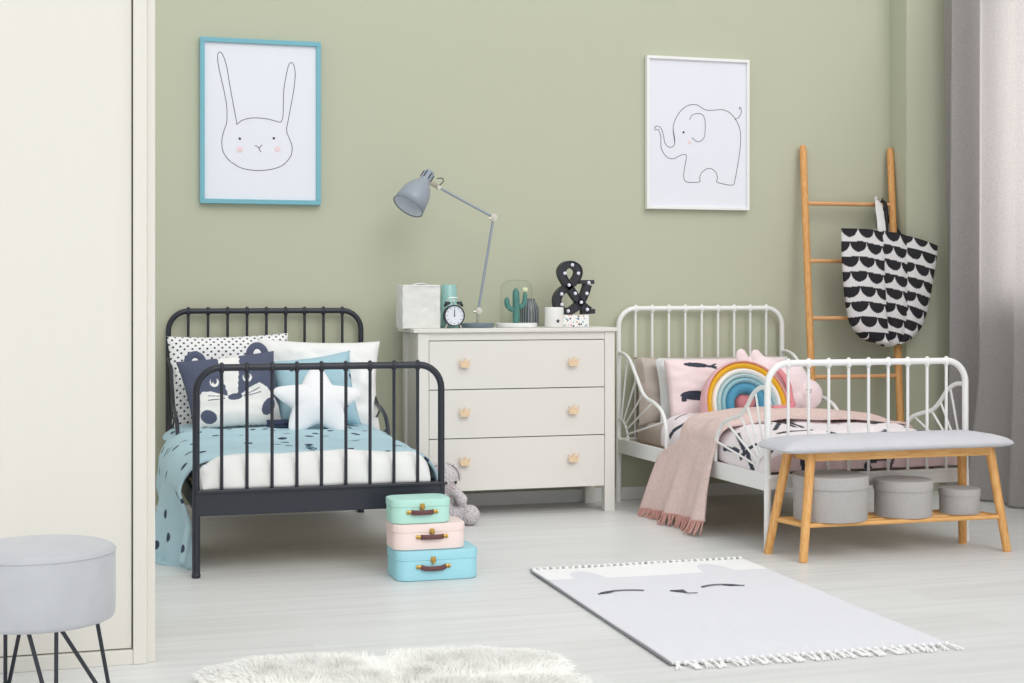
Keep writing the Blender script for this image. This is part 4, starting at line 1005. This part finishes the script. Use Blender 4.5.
tube(bm, spline([Vector(p) for p in ((1.56, -0.47, 0.045), (1.61, -0.51, 0.042), (1.655, -0.535, 0.042))], 5), 0.036, 16); ball(bm, (1.662, -0.54, 0.044), 0.043, (1, 1, 1.0), 20)
tube(bm, spline([Vector(p) for p in ((1.53, -0.47, 0.045), (1.52, -0.56, 0.042), (1.515, -0.62, 0.042))], 5), 0.034, 16); ball(bm, (1.515, -0.63, 0.044), 0.042, (1, 1, 1), 16)
o = obj('body', bm, CRO, parent=tt); remesh(o, 0.005, 4)
for x, y in ((1.604, -0.520, ), (1.560, -0.532)):
    obj('eye', ball(NB(), (x, y, 0.182), 0.006, seg=10), CB, parent=tt)
bm = NB(); tube(bm, [(1.583, -0.534, 0.163), (1.592, -0.532, 0.158)], 0.003, 6); obj('mouth', bm, mat('pink_thread', (206, 150, 150), 0.9), parent=tt)
for sg in (-1, 1):
    bm = NB(); tube(bm, spline([Vector(p) for p in ((1.56+sg*0.02, -0.47, 0.258), (1.56+sg*0.048, -0.475, 0.248), (1.56+sg*0.068, -0.48, 0.22), (1.56+sg*0.074, -0.48, 0.185))], 5), 0.006, 8, rx=0.014); obj('ear', bm, CRO, parent=tt)

# ============================================================ WOVEN RUG
RA, RB_, RC_, RD = Vector((1.590, -1.640, 0)), Vector((2.412, -1.640, 0)), Vector((2.385, -3.020, 0)), Vector((1.552, -3.005, 0))
def rp_(u, v): return RA.lerp(RB_, u).lerp(RD.lerp(RC_, u), v)
def rugc(u, v):
    x = u; base = (231, 231, 236); wht = (250, 250, 250); y = v*1.38; X = u*0.83
    top = 0.205
    if y < top:
        for cx_ in (0.155, 0.640):
            if ell(X, y, cx_, 0.215, 0.060, 0.155): return base
        return wht
    return base
RUG = mat('woven_cotton_rug', None, 0.95, attr=True, bump=0.25, bscale=260, var=0.02, vscale=80)
rg = thing('woven_rug', 'pale grey rug with a sleeping animal face and tasselled ends', 'rug', (1.98, -2.32, 0))
def rs(u, v):
    p = rp_(u, v); return Vector((p.x, p.y, 0.008+0.0035*noise.noise(Vector((p.x*3, p.y*3, 0)))+(0.004*math.exp(-u*14))))
o = obj('pile', sheet(rs, 220, 300, colfn=rugc), RUG, parent=rg); solid(o, 0.007, 1)
def rl(x, y): p = rp_(x/0.83, y/1.38); return Vector((p.x, p.y, 0.0100))
def lid(cx_, cy_, fl, w_=0.075):
    bm = NB()
    q = [rl(cx_-w_+2*w_*k/8, cy_+0.024*(1-((k-4)/4)**2)*(-1)) for k in range(9)]; q = [p+Vector((0, 0, 0.001)) for p in q]; tube(bm, q, 0.0014, 6, rx=0.0050, up=(0, 0, 1))
    for j in ((0.0, -0.03), (0.6, -0.034), (1.2, -0.03)):
        xx = cx_+fl*(w_*0.35+j[0]*0.028); yy = cy_-0.018*(1-((xx-cx_)/w_)**2); tube(bm, [rl(xx, yy)+Vector((0, 0, .001)), rl(xx+fl*0.03, yy+0.022)+Vector((0, 0, .001))], 0.0014, 6, rx=0.0038, up=(0, 0, 1))
    obj('embroidered_eye', bm, THR, parent=rg)
THR = mat('charcoal_thread', (88, 88, 98), 0.9)
lid(0.185, 0.455, -1); lid(0.530, 0.455, 1, 0.062)
bm = NB(); q = [rl(0.340, 0.485), rl(0.388, 0.485), rl(0.385, 0.525), rl(0.362, 0.505)]
prism(bm, [(p.x, p.y) for p in q], 0.0095, 0.0125); tube(bm, [rl(0.380, 0.515)+Vector((0, 0, .0015)), rl(0.385, 0.540)+Vector((0, 0, .0015)), rl(0.415, 0.545)+Vector((0, 0, .0015))], 0.0014, 6, rx=0.003, up=(0, 0, 1))
obj('embroidered_nose', bm, bpy.data.materials['charcoal_thread'], parent=rg, smooth=False)
obj('edge_binding', tube(NB(), [rp_(0.0, k/20)+Vector((-0.003, 0, 0.007)) for k in range(21)], 0.0028, 8, rx=0.003), mat('dark_binding', (140, 140, 144), 0.9), parent=rg, label='darker bound edge')
TAS = mat('white_cotton_yarn', (240, 240, 238), 0.95)
rr = random.Random(11)
for end in (0, 1):
    sgn = 1 if end == 0 else -1
    for k in range(34):
        p = rp_((k+0.5)/34, end); bm = NB(); a0 = rr.uniform(-0.02, 0.02); L = rr.uniform(0.045, 0.060)
        ball(bm, (p.x, p.y+sgn*0.006, 0.009), 0.0075, seg=8)
        for j in range(4):
            a = a0+rr.uniform(-0.012, 0.012); tube(bm, spline([Vector((p.x, p.y+sgn*0.006, 0.009)), Vector((p.x+a*0.4, p.y+sgn*L*0.5, 0.010)), Vector((p.x+a, p.y+sgn*L, 0.004))], 3), 0.0028, 5)
        obj('tassel', bm, TAS, parent=rg)

# ============================================================ SHEEPSKIN
def fur():
    t = thing('sheepskin_rug', 'fluffy cream white sheepskin rug at the bottom edge', 'rug', (0.80, -3.06, 0))
    def edge(a):
        hx = 0.455; hy = 0.295; c_, s_ = math.cos(a), math.sin(a); e = 0.42
        x = 0.800+math.copysign(abs(c_)**e, c_)*hx*(1+0.03*math.sin(5*a)+0.02*math.sin(9*a+1)); y = -3.030+math.copysign(abs(s_)**e, s_)*hy*(1+0.05*math.sin(3*a+2))
        return Vector((x, y-0.085*(x-0.8)*1.0, 0))
    c0 = Vector((0.80, -3.030, 0)); bm = bmesh.new(); n = 80; rings = []
    for k, z in ((1.0, 0.003), (0.985, 0.014), (0.95, 0.020), (0.5, 0.024), (0.02, 0.024)):
        rings.append([bm.verts.new(c0+(edge(2*PI*i/n)-c0)*k+Vector((0, 0, z))) for i in range(n)])
    for A, B in zip(rings, rings[1:]):
        for i in range(n): bm.faces.new((A[i], A[(i+1) % n], B[(i+1) % n], B[i]))
    bm.faces.new(rings[-1])
    F_ = mat('sheepskin_wool', (253, 252, 248), 0.95, sheen=0.2)
    obj('hide', bm, F_, parent=t)
    rr = random.Random(2); bm = bmesh.new()
    for _ in range(56000):
        a = rr.uniform(0, 2*PI); k = math.sqrt(rr.random())*0.995; p = c0+(edge(a)-c0)*k; p.z = 0.016 if k > 0.96 else 0.022
        cl_ = noise.noise_vector(p*16)*0.55; out = (p-c0).normalized()*(0.9*k**6)
        d = Vector((cl_.x+out.x+rr.uniform(-.25, .25), cl_.y+out.y+rr.uniform(-.25, .25), 0.8)).normalized(); L = rr.uniform(0.018, 0.030)
        sd = d.cross(Vector((rr.uniform(-1, 1), rr.uniform(-1, 1), 0.1))).normalized()*0.0011
        m1 = p+d*L*0.55; e_ = p+(d+Vector((cl_.y*0.6+out.x*0.5, -cl_.x*0.6+out.y*0.5, -0.35))).normalized()*L
        v = [bm.verts.new(q) for q in (p-sd, p+sd, m1+sd*0.8, m1-sd*0.8, e_)]
        bm.faces.new(v[:4]); bm.faces.new((v[3], v[2], v[4]))
    obj('wool', bm, F_, parent=t, kind='stuff')
fur()

# ============================================================ POUF
pf = thing('pouf_stool', 'round light grey velvet stool on black hairpin legs', 'stool', (-0.054, -3.03, 0))
pr_ = [(0.120, 0.233), (0.165, 0.2335), (0.172, 0.237), (0.1755, 0.246), (0.1765, 0.30), (0.1755, 0.390), (0.171, 0.399), (0.160, 0.4035), (0.10, 0.406), (0.001, 0.407)]
obj('seat', lathe(NB(), pr_, (-0.054, -3.03, 0), 72), VELV, parent=pf, auto=60)
rg_ = [(-0.054+0.1757*math.cos(2*PI*k/72), -3.03+0.1757*math.sin(2*PI*k/72), 0.391) for k in range(72)]
obj('piping', tube(NB(), rg_, 0.0022, 8, closed=True), VELV, parent=pf)
for tip_a, base in ((0, (-68, -14)), (-76, (-98, -72)), (117, (104, 124)), (198, (168, 222))):
    a = math.radians(tip_a); bm = NB(); tip = Vector((-0.054+0.170*math.cos(a), -3.03+0.170*math.sin(a), 0.006))
    A_ = [Vector((-0.054+0.135*math.cos(math.radians(q)), -3.03+0.135*math.sin(math.radians(q)), 0.234)) for q in base]
    m1 = tip+(A_[0]-tip)*0.05; m2 = tip+(A_[1]-tip)*0.05
    tube(bm, [A_[0], m1]+[tip]+[m2, A_[1]], 0.0048, 10)
    obj('hairpin_leg', bm, BLACK, parent=pf)
